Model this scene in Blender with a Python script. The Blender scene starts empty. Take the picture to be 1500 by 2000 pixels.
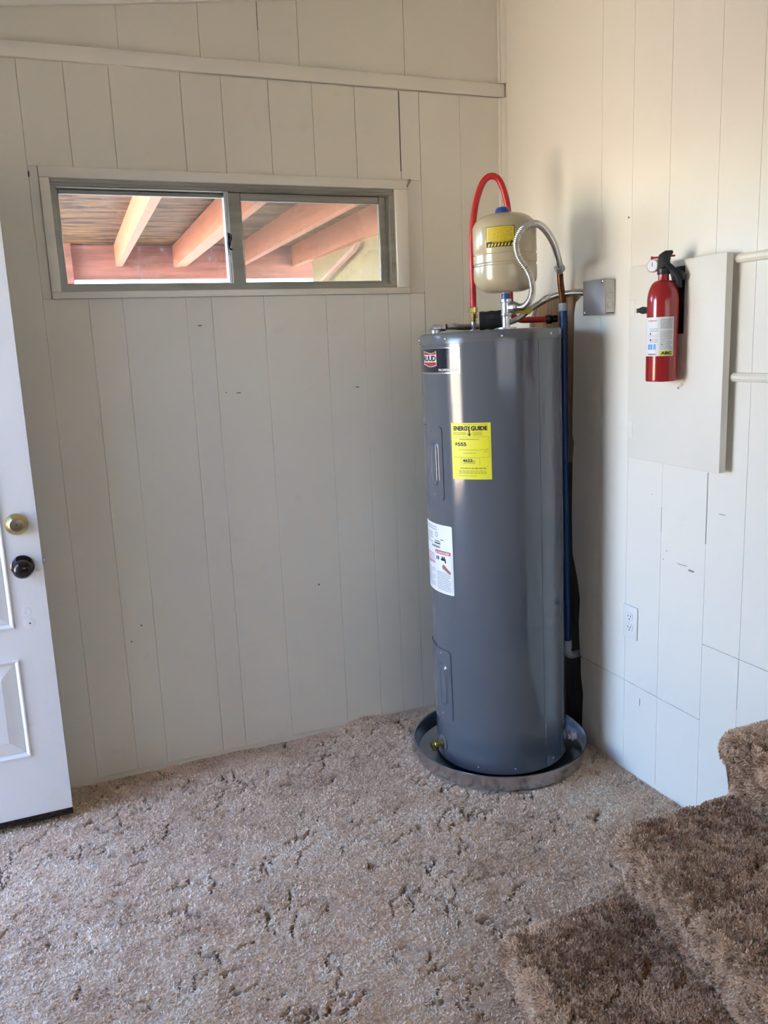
import bpy, bmesh, math, random
import numpy as np
from mathutils import Vector, Matrix, Euler

random.seed(7)
rng = np.random.default_rng(11)
S = bpy.context.scene
COL = S.collection
PI = math.pi
R = math.radians

# ------------------------------------------------------------------ camera
cam_d = bpy.data.cameras.new('camera')
cam_d.sensor_fit = 'HORIZONTAL'
cam_d.sensor_width = 36.0
cam_d.lens = 1632.2 * 36.0 / 1500.0
cam_d.clip_start = 0.02
cam_d.clip_end = 400
cam = bpy.data.objects.new('camera', cam_d)
COL.objects.link(cam)
r_ = Vector((0.92242983, -0.38404745, -0.0403828))
u_ = Vector((0.11147187, 0.16469001, 0.98002613))
d_ = Vector((0.36972589, 0.90850688, -0.19472546))
mw = Matrix.Identity(4)
for i in range(3):
    mw[i][0], mw[i][1], mw[i][2] = r_[i], u_[i], -d_[i]
mw[0][3], mw[1][3], mw[2][3] = -1.78928, -2.99443, 1.5
cam.matrix_world = mw
S.camera = cam

# ------------------------------------------------------------------ world, sun, exposure
SKY_STRENGTH = 0.95
SUN_STRENGTH = 36.0
EXPOSURE = 1.85
world = bpy.data.worlds.new('world')
S.world = world
world.use_nodes = True
wn = world.node_tree
wn.nodes.clear()
sky = wn.nodes.new('ShaderNodeTexSky')
sky.sky_type = 'NISHITA'
sky.sun_disc = False
sky.sun_elevation = R(50)
sky.sun_rotation = R(60)
sky.air_density = 1.0
sky.dust_density = 0.3
sky.ozone_density = 1.6
bg = wn.nodes.new('ShaderNodeBackground')
bg.inputs['Strength'].default_value = SKY_STRENGTH
wo = wn.nodes.new('ShaderNodeOutputWorld')
tint = wn.nodes.new('ShaderNodeMix')
tint.data_type = 'RGBA'
tint.blend_type = 'MULTIPLY'
tint.inputs[0].default_value = 1.0
tint.inputs[7].default_value = (0.86, 0.95, 1.16, 1)
wn.links.new(sky.outputs[0], tint.inputs[6])
wn.links.new(tint.outputs[2], bg.inputs['Color'])
wn.links.new(bg.outputs[0], wo.inputs['Surface'])

sun_d = bpy.data.lights.new('sun', 'SUN')
sun_d.energy = SUN_STRENGTH
sun_d.angle = R(0.53)
sun_d.color = (1.0, 0.93, 0.82)
sun = bpy.data.objects.new('sun', sun_d)
COL.objects.link(sun)
sun_dir = Vector((-0.60, -0.35, -0.72))          # the way the light travels
sun.rotation_euler = sun_dir.to_track_quat('-Z', 'Y').to_euler()


def portal(name, loc, direction, w, h):
    l = bpy.data.lights.new(name, 'AREA')
    l.shape = 'RECTANGLE'
    l.size, l.size_y = w, h
    l.cycles.is_portal = True
    o = bpy.data.objects.new(name, l)
    COL.objects.link(o)
    o.location = loc
    o.rotation_euler = Vector(direction).to_track_quat('-Z', 'Z').to_euler()


portal('doorway_portal', (-2.79, -0.635, 1.02), (1, 0, 0), 0.83, 2.04)

portal('fill_window_portal', (-0.725, -4.93, 1.525), (0, 1, 0), 2.35, 1.05)

S.view_settings.view_transform = 'Standard'
S.view_settings.look = 'None'
S.view_settings.gamma = 1.0
S.view_settings.use_curve_mapping = False
S.view_settings.exposure = EXPOSURE
try:
    S.cycles.use_denoising = True
    S.cycles.diffuse_bounces = 5
    S.cycles.max_bounces = 10
    S.cycles.use_adaptive_sampling = True
    S.cycles.adaptive_threshold = 0.05
    S.cycles.adaptive_min_samples = 24
    S.cycles.transparent_max_bounces = 16
    S.cycles.sample_clamp_indirect = 6.0
except Exception:
    pass

# ------------------------------------------------------------------ materials
MATS = {}


def nodes_of(name):
    m = bpy.data.materials.new(name)
    m.use_nodes = True
    nt = m.node_tree
    b = nt.nodes['Principled BSDF']
    MATS[name] = m
    return m, nt, b


def noise(nt, scale, detail=3.0, rough=0.55, coord='Object', stretch=None):
    tc = nt.nodes.new('ShaderNodeTexCoord')
    n = nt.nodes.new('ShaderNodeTexNoise')
    n.inputs['Scale'].default_value = scale
    n.inputs['Detail'].default_value = detail
    n.inputs['Roughness'].default_value = rough
    if stretch:
        mp = nt.nodes.new('ShaderNodeMapping')
        mp.inputs['Scale'].default_value = stretch
        nt.links.new(tc.outputs[coord], mp.inputs['Vector'])
        nt.links.new(mp.outputs[0], n.inputs['Vector'])
    else:
        nt.links.new(tc.outputs[coord], n.inputs['Vector'])
    return n


def ramp(nt, src, stops):
    r = nt.nodes.new('ShaderNodeValToRGB')
    els = r.color_ramp.elements
    while len(els) < len(stops):
        els.new(0.5)
    for e, (p, c) in zip(els, stops):
        e.position = p
        e.color = (*c, 1) if len(c) == 3 else c
    nt.links.new(src, r.inputs['Fac'])
    return r


def bump(nt, b, src, strength, dist=0.01):
    bn = nt.nodes.new('ShaderNodeBump')
    bn.inputs['Strength'].default_value = strength
    bn.inputs['Distance'].default_value = dist
    nt.links.new(src, bn.inputs['Height'])
    nt.links.new(bn.outputs[0], b.inputs['Normal'])
    return bn


def mat(name, col, rough=0.5, metal=0.0, var=0.0, scale=20.0, bmp=0.0, bscale=80.0, coat=0.0, spec=0.5, stretch=None):
    m, nt, b = nodes_of(name)
    b.inputs['Roughness'].default_value = rough
    b.inputs['Metallic'].default_value = metal
    b.inputs['Coat Weight'].default_value = coat
    b.inputs['Specular IOR Level'].default_value = spec
    n = noise(nt, scale, 4, 0.6, stretch=stretch)
    lo = tuple(max(0, c * (1 - var)) for c in col)
    hi = tuple(min(1, c * (1 + var)) for c in col)
    rp = ramp(nt, n.outputs['Fac'], [(0.3, lo), (0.7, hi)])
    nt.links.new(rp.outputs[0], b.inputs['Base Color'])
    if bmp:
        n2 = noise(nt, bscale, 3, 0.6, stretch=stretch)
        bump(nt, b, n2.outputs['Fac'], bmp, 0.002)
    return m


def paint(name, col, rough, smudge):
    """painted panelling: brush grain, faint yellowing and a few scuffs"""
    m, nt, b = nodes_of(name)
    b.inputs['Roughness'].default_value = rough
    n1 = noise(nt, 1.7, 5, 0.6)
    rp = ramp(nt, n1.outputs['Fac'], [(0.3, tuple(c * 0.965 for c in col)), (0.7, col)])
    n2 = noise(nt, 9.0, 6, 0.7)
    r2 = ramp(nt, n2.outputs['Fac'], [(0.60, (1, 1, 1)), (0.82, smudge)])
    mx = nt.nodes.new('ShaderNodeMix')
    mx.data_type = 'RGBA'
    mx.blend_type = 'MULTIPLY'
    mx.inputs[0].default_value = 1.0
    nt.links.new(rp.outputs[0], mx.inputs[6])
    nt.links.new(r2.outputs[0], mx.inputs[7])
    nt.links.new(mx.outputs[2], b.inputs['Base Color'])
    n3 = noise(nt, 60, 4, 0.6, stretch=(1, 1, 0.06))
    bump(nt, b, n3.outputs['Fac'], 0.12, 0.003)
    return m


paint('wall_paint', (0.79, 0.75, 0.635), 0.42, (0.90, 0.89, 0.86))
paint('right_wall_paint', (0.83, 0.80, 0.72), 0.40, (0.95, 0.94, 0.93))
paint('trim_paint', (0.83, 0.79, 0.68), 0.38, (0.93, 0.92, 0.90))
paint('ceiling_paint', (0.78, 0.75, 0.68), 0.6, (0.95, 0.95, 0.95))
paint('door_paint', (0.84, 0.83, 0.80), 0.38, (0.90, 0.89, 0.88))
mat('cabinet_paint', (0.80, 0.775, 0.70), 0.42, var=0.02, scale=4, bmp=0.1)
mat('dirty_edge', (0.25, 0.22, 0.18), 0.7, var=0.3, scale=40)
mat('wall_dark_mark', (0.10, 0.09, 0.08), 0.8, var=0.3)
mat('heater_grey', (0.105, 0.115, 0.135), 0.13, var=0.03, scale=2, coat=0.3, bmp=0.0, bscale=6)
mat('heater_cap', (0.115, 0.122, 0.135), 0.24, var=0.03, scale=3, coat=0.2)
mat('chrome', (0.72, 0.73, 0.75), 0.16, 1.0, var=0.04, scale=30)
mat('zinc', (0.62, 0.64, 0.67), 0.30, 1.0, var=0.12, scale=60, bmp=0.1)
mat('galvanised', (0.50, 0.52, 0.56), 0.32, 1.0, var=0.10, scale=45, bmp=0.08)
mat('box_steel', (0.40, 0.41, 0.43), 0.38, 0.9, var=0.10, scale=8, bmp=0.05)
mat('box_steel_side', (0.62, 0.62, 0.61), 0.45, 0.6, var=0.08, scale=20)
mat('pan_aluminium', (0.55, 0.56, 0.60), 0.27, 1.0, var=0.10, scale=14, bmp=0.06, bscale=12)
mat('window_aluminium', (0.33, 0.325, 0.28), 0.42, 0.75, var=0.18, scale=18, bmp=0.12, stretch=(0.15, 1, 1))
mat('hose_steel', (0.66, 0.65, 0.63), 0.22, 1.0, var=0.05, scale=40)
mat('conduit_steel', (0.50, 0.49, 0.45), 0.33, 1.0, var=0.10, scale=40)
mat('brass', (0.62, 0.46, 0.17), 0.25, 1.0, var=0.10, scale=40)
mat('old_brass', (0.52, 0.43, 0.20), 0.28, 1.0, var=0.10, scale=30)
mat('bronze_black', (0.035, 0.025, 0.022), 0.12, 0.9, var=0.3, scale=20, coat=0.5)
mat('bronze_rub', (0.24, 0.11, 0.06), 0.2, 1.0, var=0.3, scale=30)
mat('cylinder_face', (0.30, 0.26, 0.19), 0.35, 1.0, var=0.1, scale=30)
mat('copper', (0.26, 0.12, 0.06), 0.3, 1.0, var=0.35, scale=30)
mat('tank_cream', (0.45, 0.39, 0.265), 0.22, var=0.02, scale=5, coat=0.3)
mat('blue_plastic', (0.025, 0.075, 0.32), 0.35, var=0.1)
mat('blue_pipe', (0.004, 0.042, 0.17), 0.38, var=0.08)
mat('red_pipe', (0.50, 0.018, 0.018), 0.32, var=0.06)
mat('grey_plastic', (0.36, 0.39, 0.42), 0.5, var=0.05)
mat('foam_black', (0.018, 0.018, 0.020), 0.9, var=0.4, scale=120, bmp=0.8, bscale=180)
mat('yellow_handle', (0.62, 0.50, 0.03), 0.45, var=0.12)
mat('white_plastic', (0.78, 0.77, 0.74), 0.35, var=0.02)
mat('slot_dark', (0.02, 0.018, 0.016), 0.6, var=0.2)
mat('black_plastic', (0.012, 0.013, 0.014), 0.42, var=0.2)
mat('extinguisher_red', (0.34, 0.010, 0.013), 0.20, var=0.04, scale=4, coat=0.5)
mat('pin_red', (0.45, 0.03, 0.04), 0.4, var=0.1)
mat('gauge_face', (0.62, 0.60, 0.58), 0.3, var=0.1, scale=60)
mat('gauge_ring', (0.60, 0.45, 0.42), 0.3, 0.6, var=0.1)
mat('label_yellow', (0.80, 0.74, 0.035), 0.45, var=0.015)
mat('label_warning', (0.70, 0.55, 0.02), 0.45, var=0.03)
mat('label_white', (0.78, 0.80, 0.82), 0.45, var=0.01)
mat('label_navy', (0.016, 0.019, 0.035), 0.12, var=0.05, coat=0.5)
mat('label_silver', (0.62, 0.64, 0.68), 0.22, 0.9, var=0.05)
mat('print_black', (0.012, 0.012, 0.012), 0.6, var=0.1)
mat('print_grey', (0.30, 0.31, 0.34), 0.6, var=0.1)
mat('print_olive', (0.22, 0.20, 0.02), 0.6, var=0.1)
mat('print_red', (0.50, 0.03, 0.04), 0.5, var=0.05)
mat('print_rust', (0.38, 0.05, 0.035), 0.4, var=0.05)
mat('print_pink', (0.70, 0.36, 0.40), 0.5, var=0.05)
mat('print_blue', (0.12, 0.36, 0.75), 0.5, var=0.05)
mat('print_white', (0.80, 0.80, 0.80), 0.4, var=0.01)
mat('print_skin', (0.35, 0.13, 0.09), 0.5, var=0.1)
mat('caulk', (0.62, 0.56, 0.44), 0.5, var=0.1)
mat('rafter_paint', (0.60, 0.25, 0.14), 0.55, var=0.10, scale=6, bmp=0.3, stretch=(8, 0.6, 8))
mat('beam_paint', (0.34, 0.15, 0.13), 0.6, var=0.35, scale=5, bmp=0.4, stretch=(0.5, 6, 6))
mat('end_grain', (0.20, 0.08, 0.06), 0.7, var=0.3, scale=40)
mat('yellow_boards', (0.40, 0.33, 0.17), 0.6, var=0.10, scale=5, bmp=0.3, stretch=(6, 6, 0.4))
mat('white_boards', (0.78, 0.77, 0.74), 0.6, var=0.06, scale=4)
mat('pink_board', (0.66, 0.42, 0.34), 0.6, var=0.12, scale=8)
mat('slate_blue', (0.22, 0.26, 0.38), 0.5, var=0.1)
mat('ground_tan', (0.58, 0.46, 0.31), 0.9, var=0.22, scale=2.0, bmp=0.5, bscale=30)
mat('added_dark_wood', (0.14, 0.09, 0.06), 0.7, var=0.25, scale=6, stretch=(0.5, 6, 6))
mat('dark_panelling', (0.22, 0.13, 0.075), 0.5, var=0.25, scale=6, stretch=(6, 6, 0.4))
mat('slab_grey', (0.13, 0.12, 0.115), 0.85, var=0.15, scale=3)
mat('outside_wall', (0.55, 0.50, 0.42), 0.8, var=0.06)
mat('stud_wood', (0.30, 0.17, 0.085), 0.6, var=0.45, scale=14, bmp=0.4, bscale=30, stretch=(6, 6, 0.35))
mat('cavity_wood', (0.06, 0.045, 0.03), 0.85, var=0.4, scale=20, stretch=(5, 5, 0.5))
mat('backing', (0.17, 0.12, 0.09), 0.95, var=0.2)


def plywood():
    m, nt, b = nodes_of('plywood')
    b.inputs['Roughness'].default_value = 0.7
    n1 = noise(nt, 3.0, 8, 0.68, stretch=(1.0, 5.0, 5.0))
    r1 = ramp(nt, n1.outputs['Fac'], [(0.38, (0.010, 0.006, 0.004)), (0.45, (0.065, 0.034, 0.011)), (0.51, (0.18, 0.095, 0.028)), (0.62, (0.26, 0.15, 0.05))])
    nt.links.new(r1.outputs[0], b.inputs['Base Color'])
    bump(nt, b, n1.outputs['Fac'], 0.2, 0.004)


plywood()


def carpet_mat(name, stops, rough=0.95):
    m, nt, b = nodes_of(name)
    b.inputs['Roughness'].default_value = rough
    b.inputs['Specular IOR Level'].default_value = 0.12
    b.inputs['Sheen Weight'].default_value = 0.25
    b.inputs['Sheen Roughness'].default_value = 0.4
    at = nt.nodes.new('ShaderNodeAttribute')
    at.attribute_name = 'tone'
    rp = ramp(nt, at.outputs['Fac'], stops)
    nt.links.new(rp.outputs[0], b.inputs['Base Color'])
    tl = nt.nodes.new('ShaderNodeBsdfTranslucent')
    nt.links.new(rp.outputs[0], tl.inputs['Color'])
    ms = nt.nodes.new('ShaderNodeMixShader')
    ms.inputs[0].default_value = 0.30
    nt.links.new(b.outputs[0], ms.inputs[1])
    nt.links.new(tl.outputs[0], ms.inputs[2])
    nt.links.new(ms.outputs[0], nt.nodes['Material Output'].inputs['Surface'])
    return m


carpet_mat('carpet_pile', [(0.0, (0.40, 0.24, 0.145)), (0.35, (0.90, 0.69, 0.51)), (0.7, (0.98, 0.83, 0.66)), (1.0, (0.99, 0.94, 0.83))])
mat('carpet_base', (0.66, 0.49, 0.38), 1.0, var=0.4, scale=160, bmp=1.0, bscale=220, spec=0.1)


def glass_mat(name, haze, haze_col, spots):
    m, nt, b = nodes_of(name)
    nt.nodes.remove(b)
    out = nt.nodes['Material Output']
    tr = nt.nodes.new('ShaderNodeBsdfTransparent')
    tr.inputs['Color'].default_value = (0.96, 0.97, 0.96, 1)
    gl = nt.nodes.new('ShaderNodeBsdfGlossy')
    gl.inputs['Roughness'].default_value = 0.03
    df = nt.nodes.new('ShaderNodeBsdfDiffuse')
    df.inputs['Color'].default_value = (*haze_col, 1)
    tl = nt.nodes.new('ShaderNodeBsdfTranslucent')
    tl.inputs['Color'].default_value = (*haze_col, 1)
    dirt = nt.nodes.new('ShaderNodeMixShader')
    dirt.inputs[0].default_value = 0.6
    nt.links.new(df.outputs[0], dirt.inputs[1])
    nt.links.new(tl.outputs[0], dirt.inputs[2])
    m1 = nt.nodes.new('ShaderNodeMixShader')
    m1.inputs[0].default_value = 0.05
    nt.links.new(tr.outputs[0], m1.inputs[1])
    nt.links.new(gl.outputs[0], m1.inputs[2])
    n = noise(nt, 28, 6, 0.75)
    rp = ramp(nt, n.outputs['Fac'], [(0.0, (haze * 0.6,) * 3), (0.55, (haze,) * 3), (0.72, (haze + spots,) * 3)])
    m2 = nt.nodes.new('ShaderNodeMixShader')
    nt.links.new(rp.outputs[0], m2.inputs[0])
    nt.links.new(m1.outputs[0], m2.inputs[1])
    nt.links.new(dirt.outputs[0], m2.inputs[2])
    nt.links.new(m2.outputs[0], out.inputs['Surface'])


glass_mat('window_glass', 0.015, (0.7, 0.7, 0.7), 0.16)
glass_mat('insect_screen', 0.20, (0.20, 0.19, 0.17), 0.06)
def sheer():
    m, nt, b = nodes_of('sheer_cloth')
    b.inputs['Base Color'].default_value = (0.8, 0.76, 0.68, 1)
    b.inputs['Roughness'].default_value = 0.9
    tl = nt.nodes.new('ShaderNodeBsdfTranslucent')
    n = noise(nt, 300, 2)
    rp = ramp(nt, n.outputs['Fac'], [(0.3, (0.30, 0.285, 0.26)), (0.7, (0.37, 0.355, 0.33))])
    nt.links.new(rp.outputs[0], tl.inputs['Color'])
    ms = nt.nodes.new('ShaderNodeMixShader')
    ms.inputs[0].default_value = 0.6
    nt.links.new(b.outputs[0], ms.inputs[1])
    nt.links.new(tl.outputs[0], ms.inputs[2])
    nt.links.new(ms.outputs[0], nt.nodes['Material Output'].inputs['Surface'])


sheer()
glass_mat('clear_glass', 0.01, (0.8, 0.8, 0.8), 0.0)

# ------------------------------------------------------------------ mesh building
OFF = {}


def off_of(o):
    while o is not None:
        if o.name in OFF:
            return OFF[o.name]
        o = o.parent
    return Vector((0, 0, 0))


class MB:
    def __init__(s):
        s.v, s.f = [], []

    def add(s, vs, fs):
        k = len(s.v)
        s.v += [tuple(p) for p in vs]
        s.f += [tuple(k + i for i in f) for f in fs]
        return s

    def box(s, x0, x1, y0, y1, z0, z1):
        return s.add([(x0, y0, z0), (x1, y0, z0), (x1, y1, z0), (x0, y1, z0), (x0, y0, z1), (x1, y0, z1), (x1, y1, z1), (x0, y1, z1)],
                     [(0, 3, 2, 1), (4, 5, 6, 7), (0, 1, 5, 4), (1, 2, 6, 5), (2, 3, 7, 6), (3, 0, 4, 7)])

    def prism(s, poly, axis, a, b):
        """poly: 2-D points; axis: the world axis of extrusion"""
        def P(p, t):
            return {0: (t, p[0], p[1]), 1: (p[0], t, p[1]), 2: (p[0], p[1], t)}[axis]
        n = len(poly)
        vs = [P(p, a) for p in poly] + [P(p, b) for p in poly]
        fs = [tuple(range(n))[::-1], tuple(range(n, 2 * n))] + [(i, (i + 1) % n, n + (i + 1) % n, n + i) for i in range(n)]
        return s.add(vs, fs)

    def rings(s, rings, cap0=True, cap1=True):
        n = len(rings[0])
        vs = [p for r in rings for p in r]
        fs = []
        for k in range(len(rings) - 1):
            for i in range(n):
                j = (i + 1) % n
                fs.append((k * n + i, k * n + j, (k + 1) * n + j, (k + 1) * n + i))
        if cap0:
            fs.append(tuple(range(n))[::-1])
        if cap1:
            fs.append(tuple(range((len(rings) - 1) * n, len(rings) * n)))
        return s.add(vs, fs)

    def lathe(s, prof, n=48, c=(0, 0, 0), axis=(0, 0, 1), cap0=True, cap1=True):
        """prof: (radius, height along axis)"""
        ax = Vector(axis).normalized()
        t = Vector((1, 0, 0)) if abs(ax.x) < 0.9 else Vector((0, 1, 0))
        e1 = ax.cross(t).normalized()
        e2 = ax.cross(e1)
        c = Vector(c)
        rs = []
        for r, h in prof:
            rs.append([tuple(c + ax * h + (e1 * math.cos(2 * PI * i / n) + e2 * math.sin(2 * PI * i / n)) * max(r, 1e-5)) for i in range(n)])
        return s.rings(rs, cap0, cap1)

    def cyl(s, p0, p1, r, n=24, r1=None):
        p0, p1 = Vector(p0), Vector(p1)
        return s.lathe([(r, 0), (r if r1 is None else r1, (p1 - p0).length)], n, p0, p1 - p0)

    def tube(s, pts, rad, n=14, cap=True):
        pts = [Vector(p) for p in pts]
        m = len(pts)
        rads = rad if isinstance(rad, (list, tuple)) else [rad] * m
        T = []
        for i in range(m):
            a = pts[max(i - 1, 0)]
            b = pts[min(i + 1, m - 1)]
            T.append((b - a).normalized())
        up = Vector((0, 0, 1)) if abs(T[0].z) < 0.9 else Vector((1, 0, 0))
        e1 = T[0].cross(up).normalized()
        rs = []
        for i in range(m):
            e1 = (e1 - T[i] * e1.dot(T[i])).normalized()
            e2 = T[i].cross(e1)
            rs.append([tuple(pts[i] + (e1 * math.cos(2 * PI * k / n) + e2 * math.sin(2 * PI * k / n)) * rads[i]) for k in range(n)])
        return s.rings(rs, cap, cap)

    def xf(s, fn):
        s.v = [tuple(fn(p)) for p in s.v]
        return s

    def build(s, name, m, parent=None, smooth=False, bevel=0.0, seg=2, angle=40, origin=None):
        me = bpy.data.meshes.new(name)
        off = Vector(origin) if origin is not None else off_of(parent)
        vs = [tuple(Vector(p) - off) for p in s.v]
        bm = bmesh.new()
        bv = [bm.verts.new(p) for p in vs]
        for f in s.f:
            try:
                bm.faces.new([bv[i] for i in f])
            except ValueError:
                pass
        bmesh.ops.recalc_face_normals(bm, faces=bm.faces)
        if bevel:
            ed = [e for e in bm.edges if len(e.link_faces) == 2 and e.calc_face_angle(0) > R(30)]
            bmesh.ops.bevel(bm, geom=ed, offset=bevel, segments=seg, profile=0.5, affect='EDGES', clamp_overlap=True)
        bm.to_mesh(me)
        bm.free()
        me.materials.append(MATS[m])
        if smooth or bevel:
            me.polygons.foreach_set('use_smooth', [True] * len(me.polygons))
            me.set_sharp_from_angle(angle=R(angle))
        o = bpy.data.objects.new(name, me)
        COL.objects.link(o)
        if parent is not None:
            o.parent = parent
        elif origin is not None:
            o.location = origin
        return o


def raw_mesh(name, V, F4, m, parent, tone=None, smooth=False):
    """numpy quads / tris straight into a mesh"""
    me = bpy.data.meshes.new(name)
    off = np.array(off_of(parent))
    V = (V - off).astype(np.float32)
    k = F4.shape[1]
    me.vertices.add(len(V))
    me.vertices.foreach_set('co', V.ravel())
    me.loops.add(F4.size)
    me.loops.foreach_set('vertex_index', F4.astype(np.int32).ravel())
    me.polygons.add(len(F4))
    me.polygons.foreach_set('loop_start', np.arange(0, F4.size, k, dtype=np.int32))
    me.update(calc_edges=True)
    if smooth:
        me.polygons.foreach_set('use_smooth', np.ones(len(F4), dtype=bool))
    if tone is not None:
        a = me.attributes.new('tone', 'FLOAT', 'POINT')
        a.data.foreach_set('value', tone.astype(np.float32))
    me.materials.append(MATS[m])
    o = bpy.data.objects.new(name, me)
    COL.objects.link(o)
    if parent is not None:
        o.parent = parent
    return o


def tag(o, label=None, cat=None, group=None, kind=None):
    if label:
        o['label'] = label
    if cat:
        o['category'] = cat
    if group:
        o['group'] = group
    if kind:
        o['kind'] = kind
    return o


def thing(name, loc, label=None, cat=None, group=None, kind=None, rot=None):
    o = bpy.data.objects.new(name, None)
    o.empty_display_size = 0.05
    COL.objects.link(o)
    o.location = loc
    if rot:
        o.rotation_euler = rot
    OFF[o.name] = Vector(loc)
    return tag(o, label, cat, group, kind)


def spline(pts, n=12):
    """Catmull-Rom through pts"""
    P = [Vector(p) for p in pts]
    P = [P[0] * 2 - P[1]] + P + [P[-1] * 2 - P[-2]]
    out = []
    for i in range(1, len(P) - 2):
        a, b, c, d = P[i - 1], P[i], P[i + 1], P[i + 2]
        for k in range(n):
            t = k / n
            out.append(0.5 * ((2 * b) + (c - a) * t + (2 * a - 5 * b + 4 * c - d) * t * t + (3 * b - a - 3 * c + d) * t ** 3))
    out.append(P[-2])
    return out


def resample(pts, step):
    L = [0.0]
    for a, b in zip(pts, pts[1:]):
        L.append(L[-1] + (b - a).length)
    n = max(2, int(L[-1] / step))
    out, j = [], 0
    for i in range(n + 1):
        t = L[-1] * i / n
        while j < len(L) - 2 and L[j + 1] < t:
            j += 1
        w = (t - L[j]) / max(1e-9, L[j + 1] - L[j])
        out.append(pts[j].lerp(pts[j + 1], w))
    return out


def corrugated(pts, r, pitch, depth, n=14):
    q = resample(pts, pitch / 4)
    rad = [r - depth * (0.0, 0.35, 1.0, 0.35)[i % 4] for i in range(len(q))]
    return MB().tube(q, rad, n)


# ---- numpy value noise
def vnoise(x, y, seed=0):
    xi, yi = np.floor(x).astype(np.int64), np.floor(y).astype(np.int64)
    xf, yf = x - xi, y - yi
    xf, yf = xf * xf * (3 - 2 * xf), yf * yf * (3 - 2 * yf)

    def h(a, b):
        k = (a * 374761393 + b * 668265263 + seed * 1442695041) & 0xFFFFFFFF
        k = ((k ^ (k >> 13)) * 1274126177) & 0xFFFFFFFF
        k = k ^ (k >> 16)
        return (k & 0xFFFF) / 65535.0
    return (h(xi, yi) * (1 - xf) + h(xi + 1, yi) * xf) * (1 - yf) + (h(xi, yi + 1) * (1 - xf) + h(xi + 1, yi + 1) * xf) * yf


def fbm(x, y, seed=0, o=3):
    s, a, t = 0, 1.0, 0
    for i in range(o):
        s = s + a * vnoise(x * 2 ** i, y * 2 ** i, seed + 17 * i)
        t += a
        a *= 0.5
    return s / t


def sstep(a, b, x):
    t = np.clip((x - a) / (b - a), 0, 1)
    return t * t * (3 - 2 * t)


CELL = 0.0025
CN = 1120                                     # raster of 2.8 m x 2.8 m, tiled
_gr = random.Random(23)
_ras = np.zeros((CN, CN), np.float32)
_ys, _xs = np.mgrid[-6:7, -6:7]


def _stamp(x, y, w):
    ci, cj = x / CELL, y / CELL
    i0, j0 = int(round(ci)), int(round(cj))
    d = np.hypot(_ys + i0 - ci, _xs + j0 - cj) * CELL
    v = np.clip(1.35 - d / w, 0, 1).astype(np.float32)
    ii, jj = (_ys + i0) % CN, (_xs + j0) % CN
    _ras[ii, jj] = np.maximum(_ras[ii, jj], v)


def _furrow(x, y, a, n, w, depth=0):
    a0 = a
    for k in range(n):
        a += _gr.gauss(0, 0.26) - 0.07 * (a - a0)
        if _gr.random() < 0.07:
            a += _gr.choice((-0.8, 0.8))
        x += 0.003 * math.cos(a)
        y += 0.003 * math.sin(a)
        t = k / n
        _stamp(x, y, w * (0.45 + 0.75 * math.sin(PI * (0.08 + 0.86 * t))) * (0.75 + 0.5 * _gr.random()))
        if depth < 2 and n > 14 and _gr.random() < 0.035:
            _furrow(x, y, a + _gr.choice((-1.1, 1.1)), int(n * _gr.uniform(0.25, 0.55)), w * 0.85, depth + 1)


for _ in range(560):
    _furrow(_gr.uniform(0, 2.8), _gr.uniform(0, 2.8), _gr.choice((0.0, PI)) + _gr.gauss(0.25, 0.40), int(_gr.triangular(10, 75, 24)), _gr.uniform(0.0032, 0.0054))


def cracks(x, y, seed=3):
    """the sculpted carpet's short branching furrows: 1 in a furrow, 0 elsewhere"""
    i = np.floor((x + seed * 1.37) / CELL).astype(np.int64) % CN
    j = np.floor((y + seed * 0.91) / CELL).astype(np.int64) % CN
    return _ras[i, j]


# ------------------------------------------------------------------ the shell of the room
XL, XR, YF, YB = -2.66, 0.0, -4.8, 0.0
CEIL = lambda x: 2.815 + 0.122 * x

floor = MB().box(XL - 0.12, 2.3, YF - 0.12, 0.12, -0.16, -0.03).build('floor', 'backing')
tag(floor, 'brown and grey sculpted carpet covering the entry floor', 'carpet', kind='structure')

PAN = (-0.325, -0.452)


def floor_h(x, y):
    h = -0.011 + 0.006 * (fbm(x * 5, y * 5, 40) - 0.5) + 0.008 * (fbm(x * 13, y * 13, 41) - 0.5) + 0.004 * (fbm(x * 60, y * 60, 43, 2) - 0.5)
    h = h + 0.032 * np.exp(-((x + 0.69) / 0.11) ** 2 - ((y + 0.02) / 0.20) ** 2)
    h = h + 0.016 * np.exp(-((x + 0.60) / 0.07) ** 2 - ((y + 0.24) / 0.16) ** 2)
    h = h + 0.010 * np.exp(-((x + 0.16) / 0.30) ** 2 - ((y + 1.05) / 0.05) ** 2)
    h = h - 0.016 * cracks(x, y)
    rp = np.hypot(x - PAN[0], y - PAN[1])
    w = sstep(0.34, 0.315, rp)
    return h * (1 - w) + (-0.011) * w


YS = -2.38


def carpet_sheet(x0, x1, y0, y1, step):
    nx, ny = int((x1 - x0) / step) + 1, int((y1 - y0) / step) + 1
    gx, gy = np.meshgrid(np.linspace(x0, x1, nx), np.linspace(y0, y1, ny), indexing='ij')
    V = np.stack([gx, gy, floor_h(gx, gy)], -1).reshape(-1, 3)
    idx = np.arange(nx * ny).reshape(nx, ny)
    F = np.stack([idx[:-1, :-1], idx[1:, :-1], idx[1:, 1:], idx[:-1, 1:]], -1).reshape(-1, 4)
    tn = np.clip(0.42 - 0.42 * sstep(0.35, 0.9, cracks(gx, gy)), 0, 1).ravel()  # furrow dirt and shade put into the tone, besides real depth
    raw_mesh('carpet', V, F, 'carpet_pile', floor, tone=tn, smooth=True)


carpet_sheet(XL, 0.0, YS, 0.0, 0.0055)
carpet_sheet(XL, 0.0, YF, YS, 0.04)


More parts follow.
